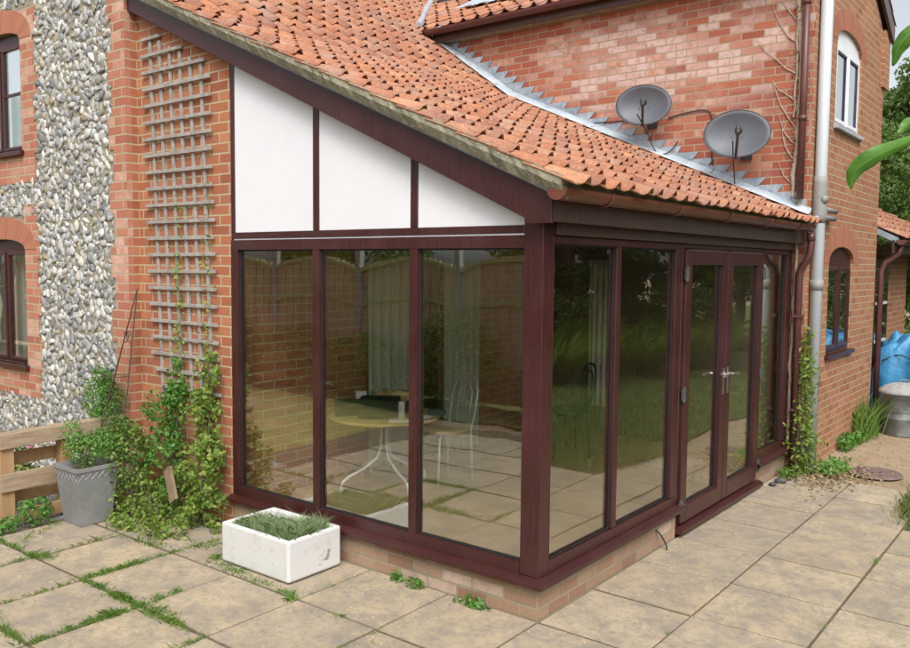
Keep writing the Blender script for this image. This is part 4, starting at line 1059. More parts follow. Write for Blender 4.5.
# ------------------------------------------------------------------ pallet fence
pf = thing('pallet_fence', 'low rough timber fence made from a pallet in front of flint wall', 'fence', (-3.95, -.6, 0))
def board(x0, x1, y0, y1, z0, z1, m, nm='rail', dz=.0):
    mb = MB(); mb.solid([(x0, y0, z0), (x1, y0, z0), (x1, y1, z0+dz), (x0, y1, z0+dz), (x0, y0, z1), (x1, y0, z1), (x1, y1, z1+dz), (x0, y1, z1+dz)]); return mb.build(nm, m, pf, bevel=.004)
board(-3.945, -3.92, -1.13, -.11, .585, .695, m_wood, dz=.02); board(-4.03, -3.946, -1.13, -.11, .675, .697, m_wood, 'top_board', dz=.02)
board(-3.945, -3.92, -1.13, -.45, .265, .40, m_wood, dz=.01)
board(-4.075, -4.055, -1.1, -.12, .43, .53, m_wood2); board(-4.075, -4.055, -1.1, -.12, .14, .23, m_wood2); board(-4.075, -4.055, -1.1, -.12, .62, .68, m_wood)
board(-3.945, -3.92, -1.0, -.30, .02, .12, m_wood2)
for y in (-1.12, -.66, -.25):
    board(-4.054, -3.946, y, y+.10, 0, .672, m_wood2, 'post')
# square planter and its plant
pl = thing('square_planter', 'tall tapered galvanised square planter standing before the pallet fence', 'planter', (-3.63, -.63, 0))
mb = MB(); a, b, H = .118, .168, .45; c = (-3.635, -.63)
def ring(h, z): return [(c[0]-h, c[1]-h, z), (c[0]+h, c[1]-h, z), (c[0]+h, c[1]+h, z), (c[0]-h, c[1]+h, z)]
R = [ring(a, 0), ring(a+.004, .015), ring(b-.004, H-.03), ring(b+.006, H-.028), ring(b+.006, H), ring(b-.01, H), ring(b-.02, H-.06)]
for i in range(len(R)-1):
    for k in range(4):
        k2 = (k+1) % 4; mb.poly([R[i][k], R[i][k2], R[i+1][k2], R[i+1][k]])
mb.poly(R[0][::-1]); mb.build('body', m_galv, pl)
# embossed interlaced band
mb = MB()
for fx in (0, 1):
    for s_ in (-1, 1):
        for i in range(6):
            t0 = -b*.9+i*b*1.8/6; pts = []
            for k in range(7):
                q = k/6; u = t0+q*b*1.8/6; z = H-.045-.05*(q if s_ > 0 else 1-q)-.0; hh = a+(b-a)*(z/H)+.002
                pts.append((c[0]+u, c[1]-hh, z) if fx == 0 else (c[0]+hh, c[1]+u, z))
            mb.tube(pts, .0024, 5)
mb.build('embossed_band', m_galv, pl)
mb = MB(); mb.poly(ring(b-.02, H-.05)); mb.build('soil', m_joint, pl)
plant('potted_fern', 'feathery green plant growing in the galvanised square planter', 'plant', (-3.635, -.63, .4), [((-3.63, -.63, .56), (.17, .17, .13), 800), ((-3.7, -.7, .68), (.08, .08, .12), 260), ((-3.55, -.55, .62), (.13, .13, .1), 350)], .028, m_lf_fern, n_st=8, stop=(-3.63, -.63, .65), wid=.4)
# bed behind the fence
plant('conifer_bush', 'bright green feathery bush behind the pallet fence with wire obelisk', 'bush', (-4.1, -.27, 0), wild((-4.06, -.26, .72), (.17, .08, .22), 30, 120, .10)+wild((-4.03, -.26, 1.02), (.09, .05, .12), 12, 90, .065)+wild((-4.2, -.3, .45), (.16, .12, .2), 12, 60, .09), .028, m_lf_green, n_st=10, stop=(-4.05, -.25, .95), wid=.35, ymax=-.13)
plant('low_plant', 'low leafy plant in the gravel bed behind the lower fence rails', 'plant', (-4.5, -1.0, 0), [((-4.5, -1.0, .12), (.3, .25, .14), 450), ((-4.35, -.7, .18), (.15, .2, .16), 250)], .035, m_lf_ivy, n_st=8, stop=(-4.5, -1.0, .15))
plant('weed', 'leafy weed sprouting under the left end of the pallet fence', 'weed', (-3.86, -1.0, 0), [((-3.86, -.92, .1), (.09, .14, .12), 260), ((-3.84, -1.15, .05), (.08, .1, .06), 160)], .035, m_lf_green, n_st=6, stop=(-3.86, -1.0, .1))
rp = thing('rose_bush', 'small rose bush with pink blooms behind the fence', 'rose bush', (-4.35, -.85, 0))
P_, d = ellips((-4.35, -.85, .42), (.16, .16, .16), 260); v, f = leaves(P_, .035, d); arrmesh('foliage', v, f, m_lf_ivy, rp)
for q in ((-4.25, -.82, .55), (-4.3, -.74, .50), (-4.28, -.95, .36), (-4.2, -.6, .56)):
    P_, d = ellips(q, (.02, .02, .018), 26, .2); v, f = leaves(P_, .022, d, wid=.9); arrmesh('bloom', v, f, m_pink, rp)
mb = MB(); stems(mb, [(-4.35, -.85, 0)], (-4.33, -.85, .45), 5); mb.build('stem', m_bark, rp)
# wire obelisk
ob_ = thing('wire_obelisk', 'rusty thin wire plant obelisk with scrolls leaning by the flint wall corner', 'plant support', (-3.95, -.3, .3))
tipx = Vector((-3.66, -.17, 1.76))
for i, q in enumerate(((-4.16, -.30), (-3.98, -.42), (-3.68, -.34), (-3.98, -.16))):
    mb = MB(); mb.tube([(q[0], q[1], .3), tuple(tipx)], .0055, 6); mb.build('rod', m_iron, ob_)
mb = MB()
for z, s_ in ((1.36, 1), (1.36, -1)):
    ctr = tipx+Vector((-.07+.03*s_, -.05, z-1.73)); pts = [ctr+Vector((s_*(.012+.010*t)*math.cos(t*1.0), 0, (.012+.010*t)*math.sin(t*1.0))) for t in np.linspace(0, 5, 20)]; mb.tube(pts, .004, 5)
ctr = tipx+Vector((-.16, -.1, -.7)); mb.tube([ctr+Vector((.10*math.cos(t), .10*math.sin(t), 0)) for t in np.linspace(0, 2*math.pi, 24)], .004, 5)
mb.build('scroll', m_iron, ob_)

# ------------------------------------------------------------------ white sink trough
tq = thing('trough_planter', 'chipped white glazed stone sink used as a planter by the sunroom plinth', 'trough', (-1.81, -.27, 0))
x0, x1, y0, y1, H = -2.12, -1.455, -.53, -.085, .275; wl = .038
mb = MB()
O = [(x0, y0), (x1, y0), (x1, y1), (x0, y1)]; I = [(x0+wl, y0+wl), (x1-wl, y0+wl), (x1-wl, y1-wl), (x0+wl, y1-wl)]
for k in range(4):
    k2 = (k+1) % 4; a, b_, c_, d_ = O[k], O[k2], I[k2], I[k]
    mb.poly([(*a, .012), (*b_, .012), (*b_, H), (*a, H)]); mb.poly([(*a, H), (*b_, H), (*c_, H), (*d_, H)]); mb.poly([(*d_, H), (*c_, H), (*c_, .1), (*d_, .1)])
mb.poly([(*p, .012) for p in O[::-1]]); mb.poly([(*p, .1) for p in I])
mb.build('sink_body', m_ceram, tq, bevel=.016)
mb = MB(); mb.box(x0+wl, x1-wl, y0+wl, y1-wl, .11, .20); mb.build('compost', m_joint, tq)
lv = thing('trailing_herb', 'grey green needle leaved herb filling the white trough', 'plant', (-1.8, -.3, .2))
n = 11000; P_ = np.stack([npr.uniform(x0+.05, x1-.05, n), npr.uniform(y0+.045, y1-.045, n), npr.uniform(.20, .262, n)], 1)
k = (P_[:, 0] > -1.70) | (P_[:, 1] < -.24+.08*npr.normal(size=n)*.5); P_ = P_[k]
clump = np.sin(P_[:, 0]*31)*np.cos(P_[:, 1]*37)*.5+.5
hgt = np.where(P_[:, 0] > -1.72, .065, .038)*(.6+.8*clump); v, f = blades(P_, hgt, .0026, .75)
vi = (v[:, 2] < H+.004); v[vi, 0] = np.clip(v[vi, 0], x0+wl, x1-wl); v[vi, 1] = np.clip(v[vi, 1], y0+wl, y1-wl)
v[:, 0] = np.clip(v[:, 0], x0-.01, x1+.02); v[:, 1] = np.clip(v[:, 1], y0-.005, y1+.02)
arrmesh('foliage', v, f, m_lf_lav, lv)
mb = MB()
for i in range(14):
    xx = rnd.uniform(-1.75, -1.52); yy = rnd.uniform(-.44, -.2); mb.tube([(xx, yy, .19), (xx+rnd.uniform(-.03, .03), yy+rnd.uniform(-.03, .03), .27), (xx+rnd.uniform(-.06, .06), yy+rnd.uniform(-.06, .06), .34)], .002, 4)
mb.build('stem', m_lf_lav, lv)

# ------------------------------------------------------------------ grass in the joints, weeds
def along(pts, n, wv, z=0.0):
    P_ = np.array(pts, float); seg = np.linalg.norm(np.diff(P_, axis=0), axis=1); cs = np.r_[0, np.cumsum(seg)]; t = npr.uniform(0, cs[-1], n)
    x = np.interp(t, cs, P_[:, 0]); y = np.interp(t, cs, P_[:, 1]); q = np.stack([x, y], 1)+npr.normal(size=(n, 2))*wv
    return np.c_[q, np.full(n, z)]
A = []
for pts, n, wv in (([(-3.7, -1.26), (-3.15, -1.26)], 500, .012), ([(-3.15, -1.26), (-3.02, -1.2)], 350, .03), ([(-3.15, -1.7), (-3.15, -1.0), (-3.18, -.7)], 700, .014), ([(-3.75, -.8), (-3.5, -1.2)], 300, .03),
                   ([(-2.52, -1.89), (-2.52, -1.26), (-2.52, -.63), (-2.5, -.2)], 1500, .014), ([(-2.52, -1.26), (-2.52, -.9)], 500, .022), ([(-2.56, -1.26), (-1.9, -1.26)], 900, .014), ([(-2.2, -1.27), (-1.95, -1.27)], 500, .022),
                   ([(-1.9, -1.9), (-1.89, -1.26), (-1.89, -1.0)], 1900, .016), ([(-1.89, -1.5), (-1.89, -1.1)], 900, .024), ([(-2.6, -1.87), (-1.95, -1.89)], 1100, .02), ([(-1.87, -1.27), (-1.4, -1.27)], 800, .018), ([(-1.75, -1.26), (-1.6, -1.26)], 500, .03),
                   ([(-1.26, -1.6), (-1.26, -1.25)], 350, .014), ([(-2.2, -.56), (-1.55, -.6), (-1.3, -.63)], 800, .02), ([(-2.25, -.5), (-1.95, -.58)], 500, .03), ([(-1.36, -.6), (-1.27, -.68)], 260, .02), ([(-1.0, -.64), (-.85, -.64)], 120, .012), ([(-.62, -1.0), (-.6, -.63)], 60, .01),
                   ([(-2.52, -.5), (-2.4, -.3)], 260, .05), ([(-3.1, -.66), (-2.6, -.6)], 400, .03), ([(.63, .3), (.63, .36)], 25, .012), ([(1.26, 2.15), (1.26, 2.3)], 60, .01), ([(1.26, .9), (1.25, .96)], 30, .02), ([(-1.26, -.55), (-1.24, -.1)], 60, .006), ([(-.63, -.9), (-.4, -.65)], 40, .01)):
    A.append(along(pts, n, wv))
P_ = np.concatenate(A); den = .5+.5*np.sin(P_[:, 0]*23+np.sin(P_[:, 1]*17)*2)*np.sin(P_[:, 1]*29+1.3*np.sin(P_[:, 0]*11)); keep = npr.random(len(P_)) < .12+.75*den
P_ = P_[keep]; v, f = blades(P_, .012+.020*den[keep], .0035, .8); tag(arrmesh('joint_grass', v, f, m_blade), 'short green grass growing in the joints between patio slabs', 'grass', kind='stuff')
# lawn edge grass
n = 9000; P_ = np.c_[npr.uniform(1.1, 3.2, n), npr.uniform(3.18, 7.5, n), np.full(n, -.012)]
from mathutils.geometry import intersect_point_tri_2d
def inpoly(x, y, poly):
    c = False; j = len(poly)-1
    for i in range(len(poly)):
        xi, yi = poly[i]; xj, yj = poly[j]
        if (yi > y) != (yj > y) and x < (xj-xi)*(y-yi)/(yj-yi)+xi: c = not c
        j = i
    return c
P_ = P_[[inpoly(p[0], p[1], lp) for p in P_]]; ex2 = np.c_[1.24+npr.normal(size=1500)*.06, 4.0+npr.normal(size=1500)*.28, np.zeros(1500)]; P_ = np.concatenate([P_, ex2]); v, f = blades(P_, .06, .006, .6)
n = 16000; Q = np.c_[npr.uniform(1.0, 9, n), npr.uniform(3.0, 10, n), np.full(n, -.012)]; Q = Q[[inpoly(p[0], p[1], lp) for p in Q]]; v2, f2 = blades(Q, .07, .010, .6)
tag(arrmesh('lawn_grass', np.concatenate([v, v2]), np.concatenate([f, f2+len(v)]), m_lawnblade), 'rough green lawn grass at the edge of the patio', 'grass', kind='stuff')
def weed(label, c, r, n, size=.03, mat=None, nm='weed', h=None):
    t = thing(nm, label, 'weed', (c[0], c[1], 0)); P_, d = ellips(c, r, n, .2); P_[:, 2] = np.abs(P_[:, 2])+.004; v, f = leaves(P_, size, d); arrmesh('foliage', v, f, mat or m_lf_green, t); return t
weed('small leafy weed at the plinth just right of the white trough', (-1.0, -.05, .03), (.05, .03, .03), 36, .035)
weed('round leafy weed against the middle of the glazed gable plinth', (-.84, -.06, .03), (.08, .035, .035), 70, .032)
weed('spreading weed at the plinth nearest the corner post', (-.40, -.06, .02), (.13, .035, .03), 100, .034)
weed('clump of weeds below the far wing window', (.22, 6.0, .07), (.09, .22, .10), 260, .05)
t = thing('grass_tuft', 'tall bright grass tuft against wing wall near the metal bin', 'grass', (.24, 6.75, 0)); P_ = np.c_[.24+npr.normal(size=260)*.05, 6.8+npr.normal(size=260)*.12, np.zeros(260)]; v, f = blades(P_, .38, .012, .35); arrmesh('blades', v, f, m_blade, t)
weed('low round weed beside the tall grass tuft on the wing wall', (.24, 6.45, .05), (.08, .15, .07), 160, .05, m_lf_fern)
weed('silvery green weed at the foot of the grey pipe', (.38, 4.75, .05), (.15, .3, .07), 420, .045, m_lf_fern)
weed('small weed at the far end of the sunroom plinth', (.12, 4.2, .05), (.07, .15, .06), 150, .04, m_lf_ivy)
# climber on grey pipe
t = thing('climbing_plant', 'yellow green climber growing up the grey pipe at the wall corner', 'climbing plant', (.2, 4.5, 0))
Ps = []
for z, n, r in ((.1, 260, .13), (.3, 260, .12), (.5, 160, .09), (.7, 140, .07), (.9, 150, .075), (1.1, 130, .07), (1.25, 70, .05)):
    Ps.append(np.c_[.17+npr.normal(size=n)*r*.6, 4.47+npr.normal(size=n)*r*.7, z+npr.normal(size=n)*.09])
P_ = np.concatenate(Ps); P_[:, 2] = np.maximum(P_[:, 2], .02); P_[:, 1] = np.minimum(P_[:, 1], 4.56); P_[:, 0] = np.maximum(P_[:, 0], .02)
v, f = leaves(P_, .045); arrmesh('foliage', v, f, m_lf_climb, t); mb = MB(); stems(mb, [(.2, 4.45, 0), (.12, 4.44, 0)], (.15, 4.45, 1.2), 4, .007); mb.build('stem', m_bark, t)
# dead vine climbing the dish wall corner
t = thing('dead_vine', 'leafless dead vine stem and tendrils clinging to the corner of the dish wall', 'vine', (.03, 4.47, 0)); mb = MB(); rr = random.Random(5)
pts = [(.03+rr.uniform(-.008, .008)-.012*math.sin(z*2), 4.478, z) for z in np.arange(0.3, 4.8, .12)]; mb.tube(pts, [.013+.004*rr.random() for _ in pts], 6)
pts = [(.0+rr.uniform(-.01, .01)-.02*math.sin(z*3), 4.482, z) for z in np.arange(2.65, 4.8, .1)]; mb.tube(pts, [.016+.008*rr.random() for _ in pts], 6)
pts = [(-.03+rr.uniform(-.012, .012), 4.485, z) for z in np.arange(3.4, 4.8, .1)]; mb.tube(pts, .010, 6)
mb.build('stem', m_deadstem, t)
mb = MB()
for (z, L) in ((2.75, .25), (3.0, .45), (3.15, .3), (3.3, .5), (3.55, .35), (3.8, .55), (4.1, .5), (4.3, .3), (4.5, .4)):
    p = Vector((-.02, 4.49, z)); pts = [tuple(p)]
    a = rr.uniform(.3, 1.2)
    for k in range(8): p = p+Vector((-math.cos(a)*L/8, 0, math.sin(a)*L/8+rr.uniform(-.015, .015))); a += rr.uniform(-.1, .22); pts.append(tuple(p))
    mb.tube(pts, [.006*(1-.09*k) for k in range(9)], 5)
mb.build('tendril', m_deadstem, t)
P_ = np.c_[-.01+npr.normal(size=140)*.03, np.full(140, 4.475), npr.uniform(2.8, 4.8, 140)]; v, f = leaves(P_, .035, wid=.8); arrmesh('dead_leaves', v, f, m_lf_dead, t)
# leaf litter at the wing corner
n = 900; P_ = np.c_[.35+npr.normal(size=n)*.2, 4.55+npr.normal(size=n)*.35, npr.uniform(.004, .02, n)]; P_ = P_[(P_[:, 0] > .02)]
k = (P_[:, 0] < .14) & (P_[:, 1] > 4.45); P_ = P_[~k]; v, f = leaves(P_, .035, np.tile([0, 0, 1.], (len(P_), 1)), wid=.8, droop=0); v[:, 2] = np.maximum(v[:, 2], .003)
tag(arrmesh('leaf_litter', v, f, m_lf_dead), 'dry brown leaf litter scattered at the foot of the corner pipes', 'leaf litter', kind='stuff')
for (x, y, r) in ((.10, 3.80, .035), (.12, 3.95, .045)):
    st = stone(np.array([0, 0, 0.]), 1, 3)*np.array([r, r*1.1, r*.7])+np.array([x, y, r*.5]); tag(arrmesh('stone', st, IF, m_dishback, None, (x, y, 0), True), 'small dark stone beside the end of the door threshold' if r < .04 else 'larger dark stone near the leaf litter by the plinth', 'stone')
mb = MB(); mb.lathe([(0, .012), (.20, .012), (.225, .008), (.235, -.01)], (.72, 4.95, 0), 32); 
tag(mb.build('manhole_cover', m_manhole, None, loc=(.72, 4.95, 0)), 'flat round rusty drain cover set in the sandy ground', 'drain cover')
# pebbles / cracks on the soil strip
n = 500; Vp, Fp = [], []
for i in range(260):
    r = npr.uniform(.003, .011); Vp.append(stone(np.array([npr.uniform(.2, 1.3), npr.uniform(4.6, 7.3), -.028+r*.3]), r, 2)); Fp.append(IF+i*len(IV))
tag(arrmesh('gravel', np.concatenate(Vp), np.concatenate(Fp), m_soil), 'loose small stones on the sandy path beside the wing', 'gravel', kind='stuff')
# ------------------------------------------------------------------ bin and tarpaulin
bn = thing('metal_bin', 'round galvanised dustbin with ribbed pale lid by the blue tarpaulin', 'bin', (.53, 7.36, -.03))
bc = (.53, 7.36, -.03)
mb = MB(); mb.lathe([(0, 0), (.20, 0), (.205, .02), (.225, .20), (.235, .21), (.235, .23), (.228, .24), (.25, .50), (.262, .51), (.262, .53), (.25, .53), (.24, .3)], bc, 40); mb.build('body', m_galvold, bn, smooth=True)
mb = MB(); base = len(mb.v); seg = 72; prof = [(.0, .64), (.05, .635), (.12, .62), (.2, .59), (.262, .55), (.275, .535), (.275, .515)]
for j, (r, z) in enumerate(prof):
    for k in range(seg):
        t = 2*math.pi*k/seg; rb = .009*max(0, math.cos(t*12))*(1 if 1 < j < 5 else 0); mb.v.append((bc[0]+r*math.cos(t), bc[1]+r*math.sin(t), bc[2]+z+rb))
for i in range(len(prof)-1):
    for k in range(seg):
        k2 = (k+1) % seg; mb.f.append((i*seg+k, i*seg+k2, (i+1)*seg+k2, (i+1)*seg+k)); mb.uv += [(0, 0)]*4
mb.build('lid', m_conc, bn, smooth=True)
mb = MB(); mb.tube([(bc[0]-.05, bc[1], bc[2]+.635), (bc[0]-.045, bc[1], bc[2]+.67), (bc[0]+.045, bc[1], bc[2]+.67), (bc[0]+.05, bc[1], bc[2]+.635)], .008, 6); mb.build('handle', m_galv, bn)
# tarp draped over a heap
G = []; nx, ny = 46, 40; mb = MB()
for j in range(ny+1):
    row = []
    for i in range(nx+1):
        u, v = i/nx*2-1, j/ny*2-1; x = .70+u*.66; y = 8.45+v*.62; rr_ = max(abs(u), abs(v)); h = .98*(1-max(0, (rr_-.86)/.14)**2.6)
        h += .06*math.sin(u*7+v*3)+.05*math.sin(v*9-u*4)+.035*math.sin(u*23+math.sin(v*11)*2)+.03*abs(math.sin(u*9+v*15+2*math.sin(u*5)))+.12*math.exp(-((u+.1)**2+(v+.2)**2)*4)
        row.append((x+.03*math.sin(v*14), y+.03*math.sin(u*12), max(h, -.02)-.02))
    G.append(row)
for j in range(ny):
    for i in range(nx): mb.face([G[j][i], G[j][i+1], G[j+1][i+1], G[j+1][i]])
tag(mb.build('tarpaulin', m_tarp, None, smooth=True, solid=.006, loc=(.95, 8.5, 0)), 'crumpled bright blue tarpaulin over a heap behind the metal bin', 'tarpaulin')
mb = MB()
pts = []
for i in range(30):
    u = -1+2*i/29; x = .78+u*.6; y = 7.95-.02*math.cos(i); pts.append((x, y-.10, .84+.05*math.sin(u*7)))
mb.tube(pts, .008, 6); tag(mb.build('rope', m_cable, None, loc=(.95, 7.9, .8)), 'dark rope tied across the front of the blue tarpaulin', 'rope')

# ------------------------------------------------------------------ inside the sunroom
tb = thing('round_table', 'round yellow topped table with curved silver legs inside the sunroom', 'table', (-2.33, 1.27, .1))
TZ = .72; tc = (-2.31, 1.25)
mb = MB(); mb.lathe([(0, TZ-.022), (.455, TZ-.022), (.463, TZ-.012), (.463, TZ-.004), (.455, TZ), (0, TZ)], (*tc, 0), 56); mb.build('tabletop', m_tabletop, tb, smooth=False)
for k in range(4):
    a = math.radians(-108+90*k); dx, dy = math.cos(a), math.sin(a); mb = MB()
    pr = [(.03, TZ-.03), (.03, .55), (.035, .45), (.07, .36), (.20, .28), (.33, .235), (.385, .20), (.40, .16), (.405, .105)]
    mb.tube([(tc[0]+dx*r, tc[1]+dy*r, z) for r, z in pr], .013, 10); mb.build('leg', m_tubegrey, tb, smooth=True)
mb = MB(); mb.tube([(*tc, .42), (*tc, TZ-.03)], .022, 10); mb.build('column', m_black, tb)
def chair(name, label, loc, rotz, seatm, fm=None):
    fm = fm or m_tubegrey
    t = thing(name, label, 'chair', loc); cs, sn = math.cos(rotz), math.sin(rotz)
    def W(p): return (loc[0]+p[0]*cs-p[1]*sn, loc[1]+p[0]*sn+p[1]*cs, loc[2]+p[2])
    mb = MB(); mb.lathe([(0, .43), (.17, .43), (.195, .44), (.195, .455), (.17, .465), (0, .462)], loc, 32); mb.build('seat', seatm, t, smooth=True)
    mb = MB(); pts = [W(p) for p in [(-.17, .15, .02), (-.165, .15, .44), (-.175, .19, .62), (-.17, .22, .78), (-.13, .235, .87), (-.05, .245, .905), (.05, .245, .905), (.13, .235, .87), (.17, .22, .78), (.175, .19, .62), (.165, .15, .44), (.17, .17, .0)]]
    mb.tube(pts, .011, 8); mb.build('back_frame', fm, t, smooth=True)
    mb = MB(); mb.tube([W(p) for p in [(-.08, .18, .46), (-.09, .2, .62), (-.085, .225, .77), (-.04, .235, .83), (.04, .235, .83), (.085, .225, .77), (.09, .2, .62), (.08, .18, .46)]], .008, 8); mb.build('back_hoop', fm, t, smooth=True)
    for s_ in (-1, 1):
        mb = MB(); mb.tube([W(p) for p in [(s_*.10, -.10, .44), (s_*.15, -.17, .40), (s_*.17, -.20, .0)]], .011, 8); mb.build('leg', fm, t, smooth=True)
    return t
chair('bistro_chair', 'silver tubular chair with round seat and hoop back behind the table', (-2.08, 1.78, .1), math.radians(-15), m_tabletop)
chair('garden_chair', 'dark green chair standing far back inside the sunroom', (-1.75, 3.3, .1), math.radians(-40), m_greenp, m_greenp)
def item(name, label, cat, x0, x1, y0, y1, z0, z1, mat, rot=0, bev=.003):
    cx, cy = (x0+x1)/2, (y0+y1)/2; mb = MB(); mb.box(x0-cx, x1-cx, y0-cy, y1-cy, 0, z1-z0); o = mb.build(name, mat, None, bevel=bev, loc=(0, 0, 0)); o.location = (cx, cy, z0); o.rotation_euler = (0, 0, rot); return tag(o, label, cat)
def openbox(name, label, cat, c, sx, sy, h, mat, rot, z=TZ):
    mb = MB(); t = .006
    mb.box(-sx, sx, -sy, sy, 0, t); mb.box(-sx, sx, -sy, -sy+t, t, h); mb.box(-sx, sx, sy-t, sy, t, h); mb.box(-sx, -sx+t, -sy+t, sy-t, t, h); mb.box(sx-t, sx, -sy+t, sy-t, t, h)
    o = mb.build(name, mat); o.location = (c[0], c[1], z); o.rotation_euler = (0, 0, rot); return tag(o, label, cat)
openbox('file_box', 'black open topped box in the middle of the round table', 'box', (-2.27, 1.14), .16, .13, .155, m_black, .6)
openbox('file_box', 'longer low black box at the left side of the round table', 'box', (-2.52, 1.08), .14, .11, .11, m_black, .9)
item('cardboard_box', 'brown cardboard box behind the black box on the table', 'box', -2.50, -2.22, 1.32, 1.52, TZ, TZ+.17, m_card, .6)
item('card_sheet', 'upright white card standing at the back left of the table', 'card', -2.62, -2.53, 1.24, 1.245, TZ, TZ+.17, m_paper, .8, .0005)
item('card_sheet', 'white card standing in front of the brown cardboard box', 'card', -2.18, -2.08, 1.22, 1.225, TZ, TZ+.13, m_paper, .5, .0005)
item('tape_case', 'small upright black case on the right of the table', 'case', -2.10, -1.98, 1.27, 1.34, TZ, TZ+.13, m_black, .6)
item('glasses_case', 'dark navy soft case near the right rim of the table', 'case', -2.03, -1.88, 1.47, 1.54, TZ, TZ+.05, m_navy, .7, .015)
item('magazine', 'flat white paper lying near the front rim of the table', 'paper', -2.10, -1.93, 1.05, 1.16, TZ, TZ+.006, m_paper, .7, .001)
item('brochure', 'blue and white leaflet lying beside the navy case', 'paper', -2.06, -1.92, 1.30, 1.44, TZ, TZ+.008, mottled('printed_leaflet', (.1, .12, .35), (.7, .7, .72), 22, .5, .0), .5, .001)
curtain(1.42, 1.98, -2.66, .14, 2.12, 0, m_curtgreen, 'curtain', 'pale green curtain left of the inner doorway behind the table', .03, .11)
curtain(2.45, 3.02, -2.66, .14, 2.12, 0, m_curtgreen, 'curtain', 'pale green curtain right of the inner doorway behind the chair', .03, .11, 1)
curtain(-2.12, -1.88, 4.38, .42, 2.04, 1, m_curtwhite, 'curtain', 'narrow cream curtain hanging on the back wall inside the sunroom', .025, .07)
mb = MB(); mb.tube([(-2.62, 1.3, 2.14), (-2.62, 3.1, 2.14)], .012, 8); tag(mb.build('curtain_rail', m_tubegrey, None, loc=(-2.62, 1.3, 2.14)), 'thin metal curtain rail above the inner doorway', 'rail')

# ------------------------------------------------------------------ garden behind the viewer (seen mirrored in the glass)
gf = thing('garden_fence', 'tall brown feather board fence with concrete posts along the garden boundary', 'fence', (-4, -5.6, 0))
fr_ = random.Random(3); FYY = -5.6; PW = 2.0
for k in range(-7, 5):
    xa = -4.9+k*PW; mb = MB(); mb.box(xa-.05, xa+.05, FYY, FYY+.1, 0, 2.22); mb.build('post', m_conc, gf, bevel=.008)
    mb = MB(); nb = 19
    for i in range(nb):
        u0 = xa+.06+i*(PW-.12)/nb; u1 = u0+(PW-.12)/nb+.012; m_ = ((i+.5)/nb*2-1); top = 1.93+.17*(1-m_*m_)+fr_.uniform(-.008, .008); t_ = fr_.uniform(0, .008)
        mb.box(u0, u1, FYY+.035-t_, FYY+.05+(.012 if i % 2 else 0), .05, top)
    mb.build('board_panel', m_fence, gf)
    for zc, bow in ((1.88, .17), (1.35, .10), (.6, .0)):
        mb = MB(); pts = [(xa+.05+(PW-.1)*i/12, FYY+.075, zc+bow*(1-(i/6-1)**2)) for i in range(13)]
        for i in range(12):
            (a0, b0, c0), (a1, b1, c1) = pts[i], pts[i+1]; mb.solid([(a0, b0-.012, c0-.03), (a1, b0-.012, c1-.03), (a1, b0+.02, c1-.03), (a0, b0+.02, c0-.03), (a0, b0-.012, c0+.03), (a1, b0-.012, c1+.03), (a1, b0+.02, c1+.03), (a0, b0+.02, c0+.03)])
        mb.build('rail', m_fencerail, gf)
labs = ['low golden green shrub in front of the left part of garden fence', 'low green shrub in front of the garden fence mirrored in the first pane', 'leafy shrub by the fence mirrored beside the curtain', 'taller yellow green shrub mirrored near the corner post', 'round green shrub at the right of the garden fence', 'small leafy bush further along the garden fence']
for i, (x, r, h) in enumerate(((-9.6, 1.0, .9), (-8.0, 1.0, .85), (-6.4, .9, .85), (-4.7, .8, 1.15), (-2.8, .9, .7), (-.9, .9, .7))):
    P_, d = ellips((x, -5.15, h*.55), (r, .35, h*.6), 4200, .5); P_[:, 2] = np.maximum(P_[:, 2], .02); v, f = leaves(P_, .055, d)
    t = thing('shrub', labs[i], 'shrub', (x, -5.15, 0), 'shrubs along the garden fence'); arrmesh('foliage', v, f, m_lf_yellow if i in (0, 1, 3) else m_lf_climb, t); mb = MB(); stems(mb, [(x, -5.15, 0)], (x, -5.15, h*.8), 6, .012); mb.build('stem', m_bark, t)
# trees
def tree_mesh(h, cr, n, leaf, seed, conifer=False, z0=.25):
    r3 = np.random.default_rng(seed); rs = random.Random(seed); Ps, Ds = [], []
    mb = MB(); mb.tube([(0, 0, -.1), (.05*h*.1, 0, h*.3), (-.02*h, .02*h, h*.6), (0, 0, h*.88)], [h*.028, h*.02, h*.013, h*.004], 10)
    nb = 26 if not conifer else 46
    for i in range(nb):
        t = (i+.5)/nb; z = h*(z0+(1-z0)*t)
        R = cr*(math.sin(math.pi*min(1, (t*.9+.12)))**.6) if not conifer else cr*(1.02-t)
        a = i*2.4+rs.uniform(-.4, .4); L = R*rs.uniform(.55, 1.0); e = Vector((math.cos(a)*L, math.sin(a)*L, z+(h*.05 if not conifer else -h*.02)))
        mb.tube([(0, 0, z-h*.08 if z > h*.3 else z), tuple(e*.5+Vector((0, 0, z*.5-h*.01))), tuple(e)], [h*.006, h*.004, h*.0015], 5)
        br = cr*(.33 if not conifer else .24)*rs.uniform(.8, 1.25); k = n//nb
        d = unit(r3.normal(size=(k, 3))); rad = (.35+.65*r3.uniform(0, 1, k)**.6)[:, None]
        p = np.array(e)*np.array([.92, .92, 1])+d*rad*np.array([br, br, br*(.7 if not conifer else .45)])
        Ps.append(p); Ds.append(d)
    v, f = leaves(np.concatenate(Ps), leaf, np.concatenate(Ds), upb=.5, wid=.6 if not conifer else .35)
    return mb, v, f
protos = []
